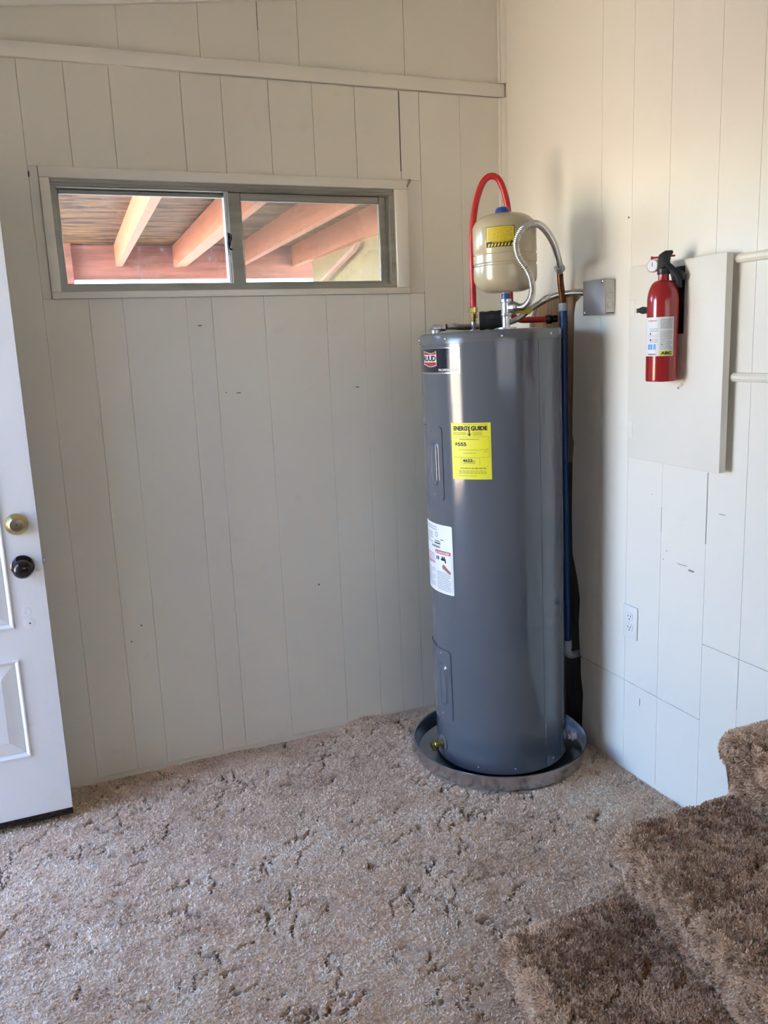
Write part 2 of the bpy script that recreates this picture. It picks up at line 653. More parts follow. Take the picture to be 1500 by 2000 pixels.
def pile(name, P, N, parent, length, width, lean, tone, seed):
    g = np.random.default_rng(seed)
    n = len(P)
    rv = g.normal(size=(n, 3))
    t = rv - N * np.sum(rv * N, 1, keepdims=True)
    t /= np.linalg.norm(t, axis=1, keepdims=True) + 1e-9
    b = np.cross(N, t)
    d = N + b * (g.uniform(-1, 1, (n, 1)) * lean) + t * (g.uniform(-1, 1, (n, 1)) * lean * 0.6)
    d /= np.linalg.norm(d, axis=1, keepdims=True)
    L = (length * g.uniform(0.7, 1.15, n))[:, None] if np.isscalar(length) else (length * g.uniform(0.7, 1.15, n))[:, None]
    w = (width * g.uniform(0.7, 1.25, n))[:, None]
    V = np.empty((n, 4, 3))
    V[:, 0] = P - t * w * 0.5
    V[:, 1] = P + t * w * 0.5
    V[:, 2] = P + d * L + t * w * 0.40
    V[:, 3] = P + d * L - t * w * 0.40
    F = np.arange(n * 4).reshape(n, 4)
    tn = np.repeat(np.clip(tone + g.normal(0, 0.13, n), 0, 1), 4)
    o = raw_mesh(name, V.reshape(-1, 3), F, 'carpet_pile', parent, tone=tn)
    o['kind'] = 'stuff'
    return o


def tone_at(x, y, seed=60):
    return 0.30 + 0.55 * (fbm(x * 5.5, y * 5.5, seed) - 0.5) + 0.42 * fbm(x * 34, y * 34, seed + 4, 2)


nb = 470000
px = rng.uniform(XL, 0.0, nb)
py = -2.35 * rng.uniform(0, 1, nb) ** 1.0
keep = (np.hypot(px - PAN[0], py - PAN[1]) > 0.309) & (py < -0.006) & (px < -0.006)
keep &= ~((px > -0.90) & (py < -1.53))
keep &= cracks(px, py) < rng.uniform(0.15, 0.6, nb)
px, py = px[keep], py[keep]
ck = cracks(px, py)
pz = floor_h(px, py)
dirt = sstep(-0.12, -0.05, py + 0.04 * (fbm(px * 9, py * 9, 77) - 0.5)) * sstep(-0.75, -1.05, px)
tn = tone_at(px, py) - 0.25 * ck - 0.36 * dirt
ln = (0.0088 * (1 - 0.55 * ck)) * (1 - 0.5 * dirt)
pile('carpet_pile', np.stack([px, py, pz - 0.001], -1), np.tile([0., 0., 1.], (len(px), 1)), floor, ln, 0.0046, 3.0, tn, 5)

# ---- back wall: backing with the window opening, planks in front
WX0, WX1, WZ0, WZ1 = -1.672, -0.480, 1.714, 2.066
wb = MB()
wb.box(XL - 0.12, WX0, 0, 0.11, -0.05, 2.45).box(WX1, 0.12, 0, 0.11, -0.05, 2.45)
wb.box(WX0, WX1, 0, 0.11, -0.05, WZ0).box(WX0, WX1, 0, 0.11, WZ1, 2.45)
wb.prism([(XL - 0.12, 2.45), (0.12, 2.45), (0.12, 2.95), (XL - 0.12, 2.62)], 1, 0, 0.11)
wall_back = wb.build('wall_back', 'wall_paint')
tag(wall_back, 'cream painted panelled wall with the long high window', 'wall', kind='structure')


def bplank(x0, x1, z0, z1, g=0.0003, t=0.004):
    MB().prism([(x0 + g, z0), (x1 - g, z0), (x1 - g, z1 if not callable(z1) else z1(x1)), (x0 + g, z1 if not callable(z1) else z1(x0))], 1, -t, 0.0).build(
        'plank', 'wall_paint', wall_back, bevel=0.0006, seg=1)


CX0, CX1, CZ0, CZ1 = -1.702, -0.430, 1.692, 2.099         # casing
full = [XL, -2.44, -2.22, -2.03, -1.90, -1.732]
for a, b in zip(full, full[1:]):
    bplank(a, b, 0.008, 2.409)
low = [-1.732, -1.592, -1.484, -1.275, -1.187, -1.001, -0.768, -0.62, -0.52, -0.43]
for a, b in zip(low, low[1:]):
    bplank(a, b, 0.008, CZ0 - 0.001)
bplank(-1.732, CX0 - 0.001, CZ0 + 0.001, CZ1, g=0.0008)
bplank(CX1 + 0.001, -0.367, CZ0 + 0.001, CZ1, g=0.0008)
bplank(-0.43, -0.367, 0.008, CZ0 - 0.001)
for a, b in zip([-0.367, -0.20, -0.006], [-0.20, -0.006]):
    bplank(a, b, 0.008, 2.409)
up = [-1.732, -1.596, -1.459, -1.234, -1.10, -0.937, -0.78, -0.622, -0.448, -0.367]
for a, b in zip(up, up[1:]):
    bplank(a, b, CZ1 + 0.001, 2.409, g=0.0018 if abs(a + 0.448) < 0.01 or abs(b + 0.448) < 0.01 else 0.0009)
top = [XL, -2.2, -1.83, -1.42, -1.16, -0.959, -0.819, -0.42, -0.006]
for a, b in zip(top, top[1:]):
    bplank(a, b, 2.458, lambda x: CEIL(x) - 0.002, g=0.0007)
# dark gaps where the panel joint has opened
MB().box(-0.4494, -0.4466, -0.0044, -0.001, 2.13, 2.405).build('open_joint', 'wall_dark_mark', wall_back)
MB().box(-0.9602, -0.9580, -0.0044, -0.001, 2.56, 2.66).build('open_joint', 'wall_dark_mark', wall_back)
MB().box(-0.3682, -0.3664, -0.0044, -0.001, 1.30, 1.70).build('open_joint', 'dirty_edge', wall_back)
# scuffs and nail holes
for (x, z, w, h) in ((-1.234, 1.595, 0.016, 0.004), (-1.115, 1.356, 0.020, 0.003), (-0.857, 0.605, 0.007, 0.007), (-1.529, 0.553, 0.006, 0.006),
                     (-1.568, 0.498, 0.004, 0.008), (-0.66, 1.352, 0.014, 0.004), (-1.16, 1.36, 0.006, 0.003), (-1.73, 2.075, 0.006, 0.02)):
    MB().prism([(x - w / 2, z), (x - w / 4, z - h / 2), (x + w / 3, z - h / 2.5), (x + w / 2, z + h / 6), (x + w / 5, z + h / 2), (x - w / 3, z + h / 3)], 1, -0.0046, -0.003).build('scuff', 'wall_dark_mark', wall_back)

# ---- trims
tag(MB().box(XL, -0.012, -0.017, -0.0042, 2.411, 2.457).build('trim_1', 'trim_paint', bevel=0.003), 'cream horizontal belly trim high on the panelled wall', 'trim', kind='structure')
tag(MB().prism([(XL, CEIL(XL) - 0.05), (-0.03, CEIL(-0.03) - 0.05), (-0.03, CEIL(-0.03) - 0.002), (XL, CEIL(XL) - 0.002)], 1, -0.018, -0.0042).build('trim_2', 'trim_paint', bevel=0.003), 'sloping cream trim strip under the ceiling', 'trim', kind='structure')


def corner_trim(name, z0, z1, label):
    prof = [(-0.034, -0.0044), (-0.034, -0.010), (-0.027, -0.013), (-0.024, -0.011), (-0.019, -0.016), (-0.012, -0.020), (-0.0045, -0.024), (-0.0045, -0.0044)]
    tag(MB().prism(prof, 2, z0, z1).build(name, 'trim_paint', smooth=True, angle=25), label, 'trim', kind='structure')


corner_trim('trim_3', 0.02, 2.408, 'cream moulded corner trim below the belly trim')
corner_trim('trim_4', 2.46, 2.808, 'cream moulded corner trim above the belly trim')

# ---- right wall
YR_END = -1.47
hole_edge = [(-0.507, 0.328), (-0.500, 0.40), (-0.497, 0.46), (-0.503, 0.547), (-0.484, 0.63), (-0.456, 0.712), (-0.450, 0.85), (-0.454, 1.06), (-0.462, 1.13), (-0.452, 1.16),
             (-0.456, 1.36), (-0.457, 1.50), (-0.460, 1.585), (-0.470, 1.622), (-0.492, 1.634), (-0.512, 1.652)]
hole_left = [(-0.40, 1.668), (-0.28, 1.66), (-0.21, 1.635), (-0.17, 1.56), (-0.155, 1.2), (-0.17, 0.7), (-0.155, 0.328)]
low_edge = [(-0.51, 0.324), (-0.512, 0.25), (-0.526, 0.18), (-0.522, 0.10), (-0.521, 0.045), (-0.50, 0.006)]
wr = MB()
wr.prism([(0.11, CEIL(0) + 0.05), (YR_END, CEIL(0) + 0.05), (YR_END, -0.05), (-0.50, -0.05)] + [(y - 0.004, z) for y, z in low_edge[::-1]] + [(y - 0.004, z) for y, z in hole_edge]
         + hole_left + [(-0.155, -0.05), (0.11, -0.05)], 0, 0.0, 0.010)
wr.box(0.11, 0.14, YR_END, 0.11, -0.05, CEIL(0) + 0.05)
wall_right = wr.build('wall_right', 'right_wall_paint')
tag(wall_right, 'bright cream painted wall with a ragged cutout behind the heater', 'wall', kind='structure')
MB().box(0.012, 0.030, -0.56, -0.10, 1.05, 1.95).build('stud_board', 'stud_wood', wall_right)
MB().box(0.092, 0.109, -0.60, -0.02, -0.03, 1.04).build('cavity_sheet', 'cavity_wood', wall_right)
MB().box(0.012, 0.092, -0.62, -0.60, 0.0, 1.04).build('stud', 'cavity_wood', wall_right)
MB().box(0.012, 0.092, -0.13, -0.09, 0.0, 1.04).build('stud', 'cavity_wood', wall_right)


def rplank(poly, g=0.0):
    MB().prism(poly, 0, -0.004, 0.0).build('plank', 'right_wall_paint', wall_right, bevel=0.0005, seg=1)


zt = CEIL(0) - 0.002
G = 0.0003
rplank([(-0.006, zt), (-0.61 + G, zt), (-0.61 + G, 0.3275)] + hole_edge + hole_left + [(-0.006, 0.3275)])
rplank([(-0.006, 0.3245), (-0.155, 0.3245), (-0.155, 0.008), (-0.006, 0.008)])
rplank(low_edge + [(-0.61 + G, 0.006), (-0.61 + G, 0.3245)])
ry = [-0.61, -0.765, -0.932, -1.125, -1.270, YR_END]
for a, b in zip(ry, ry[1:]):
    zs = 0.326 if b > -1.2 else 0.574
    rplank([(a - G, zt), (b + G, zt), (b + G, zs + 0.0008), (a - G, zs + 0.0008)])
    rplank([(a - G, zs - 0.0008), (b + G, zs - 0.0008), (b + G, 0.008), (a - G, 0.008)])
MB().box(-0.0044, -0.001, -1.1262, -1.1238, 0.885, 1.10).build('open_joint', 'wall_dark_mark', wall_right)
MB().box(-0.0044, -0.001, -0.9328, -0.9312, 0.885, 0.965).build('open_joint', 'dirty_edge', wall_right)
MB().box(-0.0044, -0.001, -1.2708, -1.2692, 0.42, 0.57).build('open_joint', 'dirty_edge', wall_right)
for (y, z, w, h) in ((-1.07, 0.79, 0.03, 0.006), (-1.03, 0.80, 0.05, 0.002), (-1.185, 0.985, 0.03, 0.002), (-0.885, 1.00, 0.004, 0.003), (-0.96, 0.83, 0.004, 0.004), (-0.945, 0.80, 0.004, 0.004), (-0.75, 1.865, 0.008, 0.007), (-0.848, 0.275, 0.003, 0.03)):
    MB().prism([(y - w / 2, z), (y - w / 4, z - h / 2), (y + w / 3, z - h / 2.5), (y + w / 2, z + h / 6), (y + w / 5, z + h / 2), (y - w / 3, z + h / 3)], 0, -0.0046, -0.003).build('scuff', 'dirty_edge', wall_right)


def rail(name, z0, z1, label):
    prof = [(-0.0044, z0), (-0.016, z0 + 0.002), (-0.021, z0 + 0.009), (-0.021, z1 - 0.008), (-0.015, z1 - 0.001), (-0.0044, z1)]
    tag(MB().prism(prof, 1, -1.213, YR_END + 0.003).build(name, 'trim_paint', smooth=True, angle=35), label, 'trim', kind='structure')


rail('trim_5', 1.679, 1.704, 'upper of two cream rails beside the cabinet door')
rail('trim_6', 1.364, 1.389, 'lower of two cream rails beside the cabinet door')

# ---- left wall with the doorway, front wall with an added fill window, stairwell walls, ceiling
DY0, DY1, DZ = -1.05, -0.222, 2.04
wl = MB()
wl.box(XL - 0.12, XL, YF - 0.12, DY0, -0.05, 2.55).box(XL - 0.12, XL, DY1, 0.0, -0.05, 2.55).box(XL - 0.12, XL, DY0, DY1, DZ, 2.55)
tag(wl.build('wall_left', 'wall_paint'), 'cream wall with the open doorway', 'wall', kind='structure')
wf = MB()
FW = (-1.90, 0.45, 1.00, 2.05)  # window opening added behind the camera for fill light
wf.box(XL, FW[0], YF - 0.12, YF, -0.05, 2.5).box(FW[1], 2.3, YF - 0.12, YF, -0.05, 2.5).box(FW[0], FW[1], YF - 0.12, YF, -0.05, FW[2]).box(FW[0], FW[1], YF - 0.12, YF, FW[3], 2.5)
wf.prism([(XL - 0.12, 2.5), (2.3, 2.5), (2.3, 3.15), (XL - 0.12, 2.55)], 1, YF - 0.12, YF)
tag(wf.build('wall_front', 'wall_paint'), 'cream wall facing the stairs', 'wall', kind='structure')
w2 = thing('fill_window', (-0.65, YF - 0.06, 1.0), 'curtained window added behind the camera for fill light', 'window', kind='structure')
fr = MB()
fr.box(FW[0], FW[1], YF - 0.09, YF - 0.03, FW[2], FW[2] + 0.04).box(FW[0], FW[1], YF - 0.09, YF - 0.03, FW[3] - 0.04, FW[3])
fr.box(FW[0], FW[0] + 0.04, YF - 0.09, YF - 0.03, FW[2] + 0.04, FW[3] - 0.04).box(FW[1] - 0.04, FW[1], YF - 0.09, YF - 0.03, FW[2] + 0.04, FW[3] - 0.04)
fr.build('frame', 'window_aluminium', w2)
cu = [(FW[0] - 0.1 + (FW[1] - FW[0] + 0.2) * k / 120, YF + 0.06 + 0.018 * math.sin(k * 0.8)) for k in range(121)]  # curtain added to soften the fill window's reflection in the heater
cb = MB()
cb.add([(x, y, 0.80) for x, y in cu] + [(x, y, 2.16) for x, y in cu], [(k, k + 1, 122 + k, 121 + k) for k in range(120)])
tag(cb.build('fill_window_curtain', 'sheer_cloth', smooth=True), 'white sheer curtain added to dim the unseen fill window', 'curtain')
tag(MB().box(2.18, 2.3, YF, YR_END + 0.1, 0.0, 3.1).build('wall_stair_end', 'wall_paint'), 'cream wall at the head of the stairs', 'wall', kind='structure')
tag(MB().box(0.145, 2.18, YR_END, YR_END + 0.1, -0.05, 3.1).build('wall_stair_side', 'wall_paint'), 'cream wall along the stair flight', 'wall', kind='structure')
ce = MB().prism([(XL - 0.12, CEIL(XL - 0.12)), (2.3, CEIL(2.3)), (2.3, CEIL(2.3) + 0.1), (XL - 0.12, CEIL(XL - 0.12) + 0.1)], 1, YF - 0.12, 0.12)
tag(ce.build('ceiling', 'ceiling_paint'), 'cream sloping ceiling rising towards the stairs', 'ceiling', kind='structure')

# ------------------------------------------------------------------ the high sliding window
win = thing('window_1', (-1.076, 0.0, 1.714), 'long high aluminium sliding window looking out to the carport roof', 'window', kind='structure')
cs = []
cz = 'trim_paint'
MB().box(CX0, CX1, -0.015, 0.0, WZ1, CZ1).build('casing', cz, win, bevel=0.003)
MB().box(CX0, CX1, -0.015, 0.0, CZ0, WZ0).build('casing', cz, win, bevel=0.003)
MB().box(CX0, WX0, -0.015, 0.0, WZ0, WZ1).build('casing', cz, win, bevel=0.003)
MB().box(WX1, CX1, -0.015, 0.0, WZ0, WZ1).build('casing', cz, win, bevel=0.003)
al = 'window_aluminium'
h = MB().box(WX0, WX1, -0.002, 0.075, 2.054, WZ1).box(WX0, WX1, 0.012, 0.075, 2.043, 2.054).box(WX0, WX1, 0.003, 0.007, 2.047, 2.054)
h.build('head_track', al, win)
MB().box(WX0, WX1, -0.002, 0.075, WZ0, 1.728).box(WX0, WX1, 0.018, 0.022, 1.728, 1.736).box(WX0, WX1, 0.046, 0.050, 1.728, 1.736).build('sill_track', al, win)
MB().box(WX0, WX0 + 0.012, -0.002, 0.075, 1.728, 2.043).box(WX0 + 0.012, WX0 + 0.018, 0.02, 0.05, 1.728, 2.043).build('jamb', al, win)
MB().box(WX1 - 0.020, WX1, -0.002, 0.075, 1.728, 2.043).box(WX1 - 0.026, WX1 - 0.020, 0.02, 0.05, 1.728, 2.043).build('jamb', al, win)


def sash(x0, x1, z0, z1, y0, y1, st, rl, glass, pname):
    s_ = MB()
    s_.box(x0, x0 + st[0], y0, y1, z0, z1).box(x1 - st[1], x1, y0, y1, z0, z1)
    s_.box(x0 + st[0], x1 - st[1], y0, y1, z0, z0 + rl[0]).box(x0 + st[0], x1 - st[1], y0, y1, z1 - rl[1], z1)
    o = s_.build('sash', al, win, bevel=0.002, seg=1)
    ym = (y0 + y1) / 2
    MB().box(x0 + st[0], x1 - st[1], ym - 0.0015, ym + 0.0015, z0 + rl[0], z1 - rl[1]).build(pname, glass, o)
    return o


s1 = sash(WX0 + 0.013, -1.072, 1.732, 2.043, 0.052, 0.070, (0.012, 0.024), (0.012, 0.014), 'window_glass', 'pane')
s2 = sash(-1.098, WX1 - 0.022, 1.729, 2.043, 0.024, 0.043, (0.045, 0.030), (0.013, 0.026), 'window_glass', 'pane')
# fixed insect screen outside the right half
scr = MB().box(-1.05, -1.04, 0.071, 0.075, 1.73, 2.043).box(-0.515, -0.505, 0.071, 0.075, 1.73, 2.043).build('screen_frame', al, win)
MB().box(-1.04, -0.515, 0.0725, 0.0735, 1.73, 2.043).build('screen', 'insect_screen', scr)
# interlock stile and latch
st = MB().box(-1.112, -1.099, 0.020, 0.051, 1.737, 2.043).box(-1.103, -1.099, 0.010, 0.020, 1.737, 2.043).build('interlock_stile', 'zinc', win)
lt = MB()
lt.tube(spline([(-1.108, 0.012, 1.905), (-1.098, 0.006, 1.896), (-1.102, 0.004, 1.882), (-1.110, 0.004, 1.872), (-1.108, 0.005, 1.856), (-1.098, 0.006, 1.850)], 6), 0.0035, 8)
lt.box(-1.110, -1.100, 0.010, 0.020, 1.862, 1.902)
lt.build('latch', 'black_plastic', win, smooth=True)

hook = thing('wall_hook', (-0.428, -0.004, 2.086), 'small bent metal hook at the upper right corner of the window casing', 'hook')
MB().tube(spline([(-0.432, -0.005, 2.070), (-0.430, -0.016, 2.078), (-0.424, -0.022, 2.092), (-0.418, -0.014, 2.100), (-0.418, -0.005, 2.098)], 6), 0.003, 8).build('bent_wire', 'dirty_edge', hook, smooth=True)
MB().lathe([(0.005, 0), (0.005, 0.003), (0.003, 0.004)], 12, (-0.432, -0.004, 2.068), (0, -1, 0)).build('screw_plate', 'old_brass', hook, smooth=True)

# ------------------------------------------------------------------ the open entry door
DXR, DXL, DYF, DYB, DB, DT = -1.826, -2.642, -0.222, -0.178, 0.030, 2.03
door = thing('door_1', (-2.234, -0.20, 0.03), 'white panelled entry door standing open, with brass deadbolt', 'door', kind='structure')
MB().box(DXL, DXR, DYF + 0.008, DYB, DB + 0.012, DT).build('slab', 'door_paint', door)


def frame_piece(x0, x1, z0, z1):
    return MB().box(x0, x1, DYF, DYF + 0.008, z0, z1)


cols = [(-2.535, -2.285), (-2.185, -1.931)]
rows = [(0.243, 0.572), (0.678, 1.30), (1.42, 1.86)]
xs = [DXL, cols[0][0], cols[0][1], cols[1][0], cols[1][1], DXR]
for (x0, x1) in ((xs[0], xs[1]), (xs[2], xs[3]), (xs[4], xs[5])):
    frame_piece(x0, x1, DB, DT).build('stile', 'door_paint', door)
for (x0, x1) in cols:
    zz = [DB] + [z for r in rows for z in r] + [DT]
    for k in range(0, len(zz), 2):
        frame_piece(x0, x1, zz[k], zz[k + 1]).build('rail', 'door_paint', door)
    for (z0, z1) in rows:
        # moulding: sloped picture frame around a raised field
        m_ = MB()
        o_, i_ = [(x0, z0), (x1, z0), (x1, z1), (x0, z1)], [(x0 + 0.012, z0 + 0.012), (x1 - 0.012, z0 + 0.012), (x1 - 0.012, z1 - 0.012), (x0 + 0.012, z1 - 0.012)]
        vs = [(a, DYF - 0.004, b) for a, b in o_] + [(a, DYF - 0.004, b) for a, b in [(x0 + 0.004, z0 + 0.004), (x1 - 0.004, z0 + 0.004), (x1 - 0.004, z1 - 0.004), (x0 + 0.004, z1 - 0.004)]] + [(a, DYF + 0.006, b) for a, b in i_]
        vs += [(a, DYF + 0.008, b) for a, b in o_]
        fs = []
        for k in range(4):
            j = (k + 1) % 4
            fs += [(k, j, 4 + j, 4 + k), (4 + k, 4 + j, 8 + j, 8 + k), (12 + k, 12 + j, j, k), (8 + k, 8 + j, 12 + j, 12 + k)]
        m_.add(vs, fs)
        m_.build('moulding', 'door_paint', door)
        f_ = MB()
        a0, a1, b0, b1 = x0 + 0.013, x1 - 0.013, z0 + 0.013, z1 - 0.013
        q = 0.045
        vs = [(a0, DYF + 0.0075, b0), (a1, DYF + 0.0075, b0), (a1, DYF + 0.0075, b1), (a0, DYF + 0.0075, b1),
              (a0 + q, DYF - 0.001, b0 + q), (a1 - q, DYF - 0.001, b0 + q), (a1 - q, DYF - 0.001, b1 - q), (a0 + q, DYF - 0.001, b1 - q)]
        f_.add(vs, [(0, 1, 5, 4), (1, 2, 6, 5), (2, 3, 7, 6), (3, 0, 4, 7), (4, 5, 6, 7), (3, 2, 1, 0)])
        f_.build('raised_panel', 'door_paint', door)
MB().box(DXL, DXR, DYF - 0.001, DYB, 0.012, DB - 0.001).box(DXL, DXR, DYF - 0.003, DYF, 0.020, 0.034).build('sweep', 'bronze_black', door)
db = MB().lathe([(0.033, 0), (0.034, 0.004), (0.031, 0.010), (0.024, 0.017), (0.021, 0.022), (0.0185, 0.023)], 40, (-1.886, DYF, 1.007), (0, -1, 0)).build('deadbolt', 'old_brass', door, smooth=True)
MB().lathe([(0.0185, 0.0), (0.0185, 0.0015), (0.017, 0.002)], 32, (-1.886, DYF - 0.0228, 1.007), (0, -1, 0)).build('lock_cylinder', 'cylinder_face', db, smooth=True)
MB().box(-1.8872, -1.8848, DYF - 0.0256, DYF - 0.0246, 1.005, 1.013).build('keyhole', 'slot_dark', db)
kb = MB().lathe([(0.034, 0), (0.035, 0.004), (0.031, 0.008), (0.018, 0.011), (0.012, 0.016), (0.012, 0.028)], 40, (-1.884, DYF, 0.873), (0, -1, 0)).build('rose', 'bronze_black', door, smooth=True)
kn = MB().lathe([(0.012, 0.026), (0.020, 0.030), (0.0265, 0.037), (0.0285, 0.046), (0.0265, 0.055), (0.020, 0.062), (0.010, 0.066), (0.002, 0.067)], 40, (-1.884, DYF, 0.873), (0, -1, 0)).build('knob', 'bronze_black', door, smooth=True)
MB().lathe([(0.0272, 0.0375), (0.0292, 0.0455), (0.0287, 0.049)], 40, (-1.884, DYF, 0.873), (0, -1, 0), False, False).build('worn_band', 'bronze_rub', kn, smooth=True)
MB().box(DXR, DXR + 0.010, -0.207, -0.194, 0.868, 0.886).build('latch_bolt', 'zinc', door, bevel=0.002)
MB().lathe([(0.0026, 0), (0.0026, 0.0004)], 12, (-1.884, DYF - 0.0009, 0.686), (0, -1, 0)).build('screw_hole', 'slot_dark', door)
MB().lathe([(0.019, 0), (0.014, 0.0006), (0.001, 0.0009)], 28, (-1.885, DYF, 0.686), (0, -1, 0)).build('filler_patch', 'door_paint', door, smooth=True)
MB().lathe([(0.015, 0), (0.010, 0.0010), (0.006, 0.0002), (0.001, 0.0001)], 24, (-1.888, DYF, 0.724), (0, -1, 0)).build('filler_patch', 'door_paint', door, smooth=True)
for z in (0.25, 1.03, 1.80):
    MB().cyl((DXL - 0.008, DYF + 0.002, z - 0.045), (DXL - 0.008, DYF + 0.002, z + 0.045), 0.006, 12).build('hinge', 'old_brass', door)

# ------------------------------------------------------------------ carpeted stairs
NOSE = [-0.952, -0.640, -0.318, 0.005, 0.327, 0.65]
SK = 0.14
stairs = thing('staircase', (-0.3, -2.1, 0), 'brown carpeted stair flight rising to the right in the foreground', 'stairs')


def step_surface(xn, z0, z1, depth, length):
    """grid over riser, rounded nose and tread; rows run away from the far end, which is rounded too"""
    ts = [0.0, 0.004, 0.010, 0.018, 0.028, 0.040] + list(np.arange(0.048, length, 0.0065)) + [length]
    rad = 0.040
    rows_ = []
    for t in ts:
        k = min(1.0, t / 0.04)
        d = 0.032 * (1 - math.sqrt(max(0.0, 1 - (1 - k) ** 2)))
        zt_, sn = z1 - d, d * 0.9
        pr = [(0.046 + sn * 0.3, z) for z in np.linspace(z0 - 0.03, zt_ - 0.095, 18)]
        pr += [(0.041 + sn * 0.4, zt_ - 0.085), (0.028 + sn * 0.6, zt_ - 0.075), (0.010 + sn * 0.8, zt_ - 0.063)]
        for a in np.linspace(PI, PI / 2, 9):
            pr.append((rad + sn + rad * math.cos(a), zt_ - rad + rad * math.sin(a)))
        pr += [(s, zt_) for s in np.arange(0.048, depth, 0.0065)] + [(depth, zt_)]
        rows_.append([(xn + s - SK * t, -1.512 - t, z) for s, z in pr])
    n = min(len(r) for r in rows_)
    A = np.array([r[:n] for r in rows_])
    return A


pile_pts = []
for k in range(5):
    z0 = 0.18 * k if k else -0.012
    z1 = 0.18 * (k + 1)
    xn = NOSE[k]
    dep = NOSE[k + 1] - xn + 0.046
    A = step_surface(xn, z0 - (0.002 if k else 0), z1 - 0.009, dep, 1.15)
    # normals then bump
    du = np.gradient(A, axis=0)
    dv = np.gradient(A, axis=1)
    N = np.cross(dv, du)
    N /= np.linalg.norm(N, axis=2, keepdims=True) + 1e-9
    if N[20, -3, 2] < 0:
        N = -N
    arc = np.cumsum(np.linalg.norm(np.diff(A, axis=1, prepend=A[:, :1]), axis=2), axis=1)
    U, W_ = arc + k * 1.7, A[:, :, 1] * 1.0 + k * 0.37
    ck = cracks(U, W_, 30)
    A = A + N * (0.010 * (fbm(U * 9, W_ * 9, 90) - 0.5) - 0.018 * ck)[..., None]
    n0, n1 = A.shape[:2]
    stp = thing('step', (xn, -2.1, z0))
    stp.parent = stairs
    stp.location = Vector((xn, -2.1, z0)) - Vector((-0.3, -2.1, 0))
    OFF[stp.name] = Vector((xn, -2.1, z0))
    # inner body
    L_ = 1.14
    body = MB()
    x0b = xn + 0.085
    ya, yb = -1.575, -1.512 - L_
    body.add([(x0b, ya, z0), (xn + dep - 0.002, ya, z0), (xn + dep - 0.002 - SK * L_, yb, z0), (x0b - SK * L_, yb, z0),
              (x0b, ya, z1 - 0.042), (xn + dep - 0.002, ya, z1 - 0.042), (xn + dep - 0.002 - SK * L_, yb, z1 - 0.042), (x0b - SK * L_, yb, z1 - 0.042)],
             [(0, 3, 2, 1), (4, 5, 6, 7), (0, 1, 5, 4), (1, 2, 6, 5), (2, 3, 7, 6), (3, 0, 4, 7)])
    body.build('tread_board', 'backing', stp)
    V = A.reshape(-1, 3)
    idx = np.arange(n0 * n1).reshape(n0, n1)
    F = np.stack([idx[:-1, :-1], idx[:-1, 1:], idx[1:, 1:], idx[1:, :-1]], -1).reshape(-1, 4)
    # the carpet turns down over the far end of the step
    skirt = A[0].copy()
    skirt[:, 1] -= 0.004
    skirt[:, 2] = z0
    skirt[:, 0] = np.maximum(skirt[:, 0], xn + 0.046)
    base = len(V)
    V = np.concatenate([V, skirt])
    Fs = np.array([(idx[0, j], idx[0, j + 1], base + j + 1, base + j) for j in range(n1 - 1)])
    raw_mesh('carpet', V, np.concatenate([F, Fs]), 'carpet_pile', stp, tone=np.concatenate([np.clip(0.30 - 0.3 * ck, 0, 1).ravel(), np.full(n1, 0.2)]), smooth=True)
    if k >= 4:
        continue
    # pile
    a = np.linalg.norm(np.cross(A[1:, :-1] - A[:-1, :-1], A[:-1, 1:] - A[:-1, :-1]), axis=2)
    dens = 130000 if k < 3 else 30000
    cnt = rng.poisson(np.clip(a * dens, 0, 60))
    lerp = lambda Q: ((Q[ii, jj] * (1 - s_[:, 0]) + Q[ii + 1, jj] * s_[:, 0]) * (1 - t_[:, 0]) + (Q[ii, jj + 1] * (1 - s_[:, 0]) + Q[ii + 1, jj + 1] * s_[:, 0]) * t_[:, 0])
    ii, jj = np.nonzero(cnt)
    rep = cnt[ii, jj]
    ii, jj = np.repeat(ii, rep), np.repeat(jj, rep)
    s_, t_ = rng.uniform(0, 1, len(ii))[:, None], rng.uniform(0, 1, len(ii))[:, None]
    P = (A[ii, jj] * (1 - s_) + A[ii + 1, jj] * s_) * (1 - t_) + (A[ii, jj + 1] * (1 - s_) + A[ii + 1, jj + 1] * s_) * t_
    ckp = cracks(lerp(U), lerp(W_), 30)
    kp = ckp < rng.uniform(0.2, 0.7, len(ii))
    ii, jj, P, ckp = ii[kp], jj[kp], P[kp], ckp[kp]
    Nn = N[ii, jj]
    tn = 0.06 + 0.50 * (fbm(U[ii, jj] * 6, W_[ii, jj] * 6, 95) - 0.5) + 0.42 * vnoise(P[:, 0] * 60 + P[:, 2] * 45, P[:, 1] * 60, 97) - 0.2 * ckp  # same carpet as the floor; the stairs' dimmer light put into tone
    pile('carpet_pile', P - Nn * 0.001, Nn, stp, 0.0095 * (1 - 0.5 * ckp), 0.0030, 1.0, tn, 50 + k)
MB().box(0.70, 2.175, -4.79, -1.575, 0.78, 0.89).build('landing', 'carpet_base', stairs)
MB().box(0.66, 0.699, -4.79, -1.575, -0.01, 0.89).build('landing_face', 'backing', stairs)

# ------------------------------------------------------------------ the water heater
HO = Vector((-0.31064, -0.44, 0.02))
H_ROT = (0.0, -0.013038, R(-30.0646))
HM = Euler(H_ROT).to_matrix()
HR = 0.23995


def LW(p):
    return HO + HM @ Vector(p)


heater = thing('water_heater', HO, 'tall grey electric tank water heater with a yellow energy label, in a metal pan', 'water heater', rot=H_ROT)
OFF[heater.name] = Vector((0, 0, 0))


def cylp(R_, a, z):
    return (R_ * math.sin(a), -R_ * math.cos(a), z)


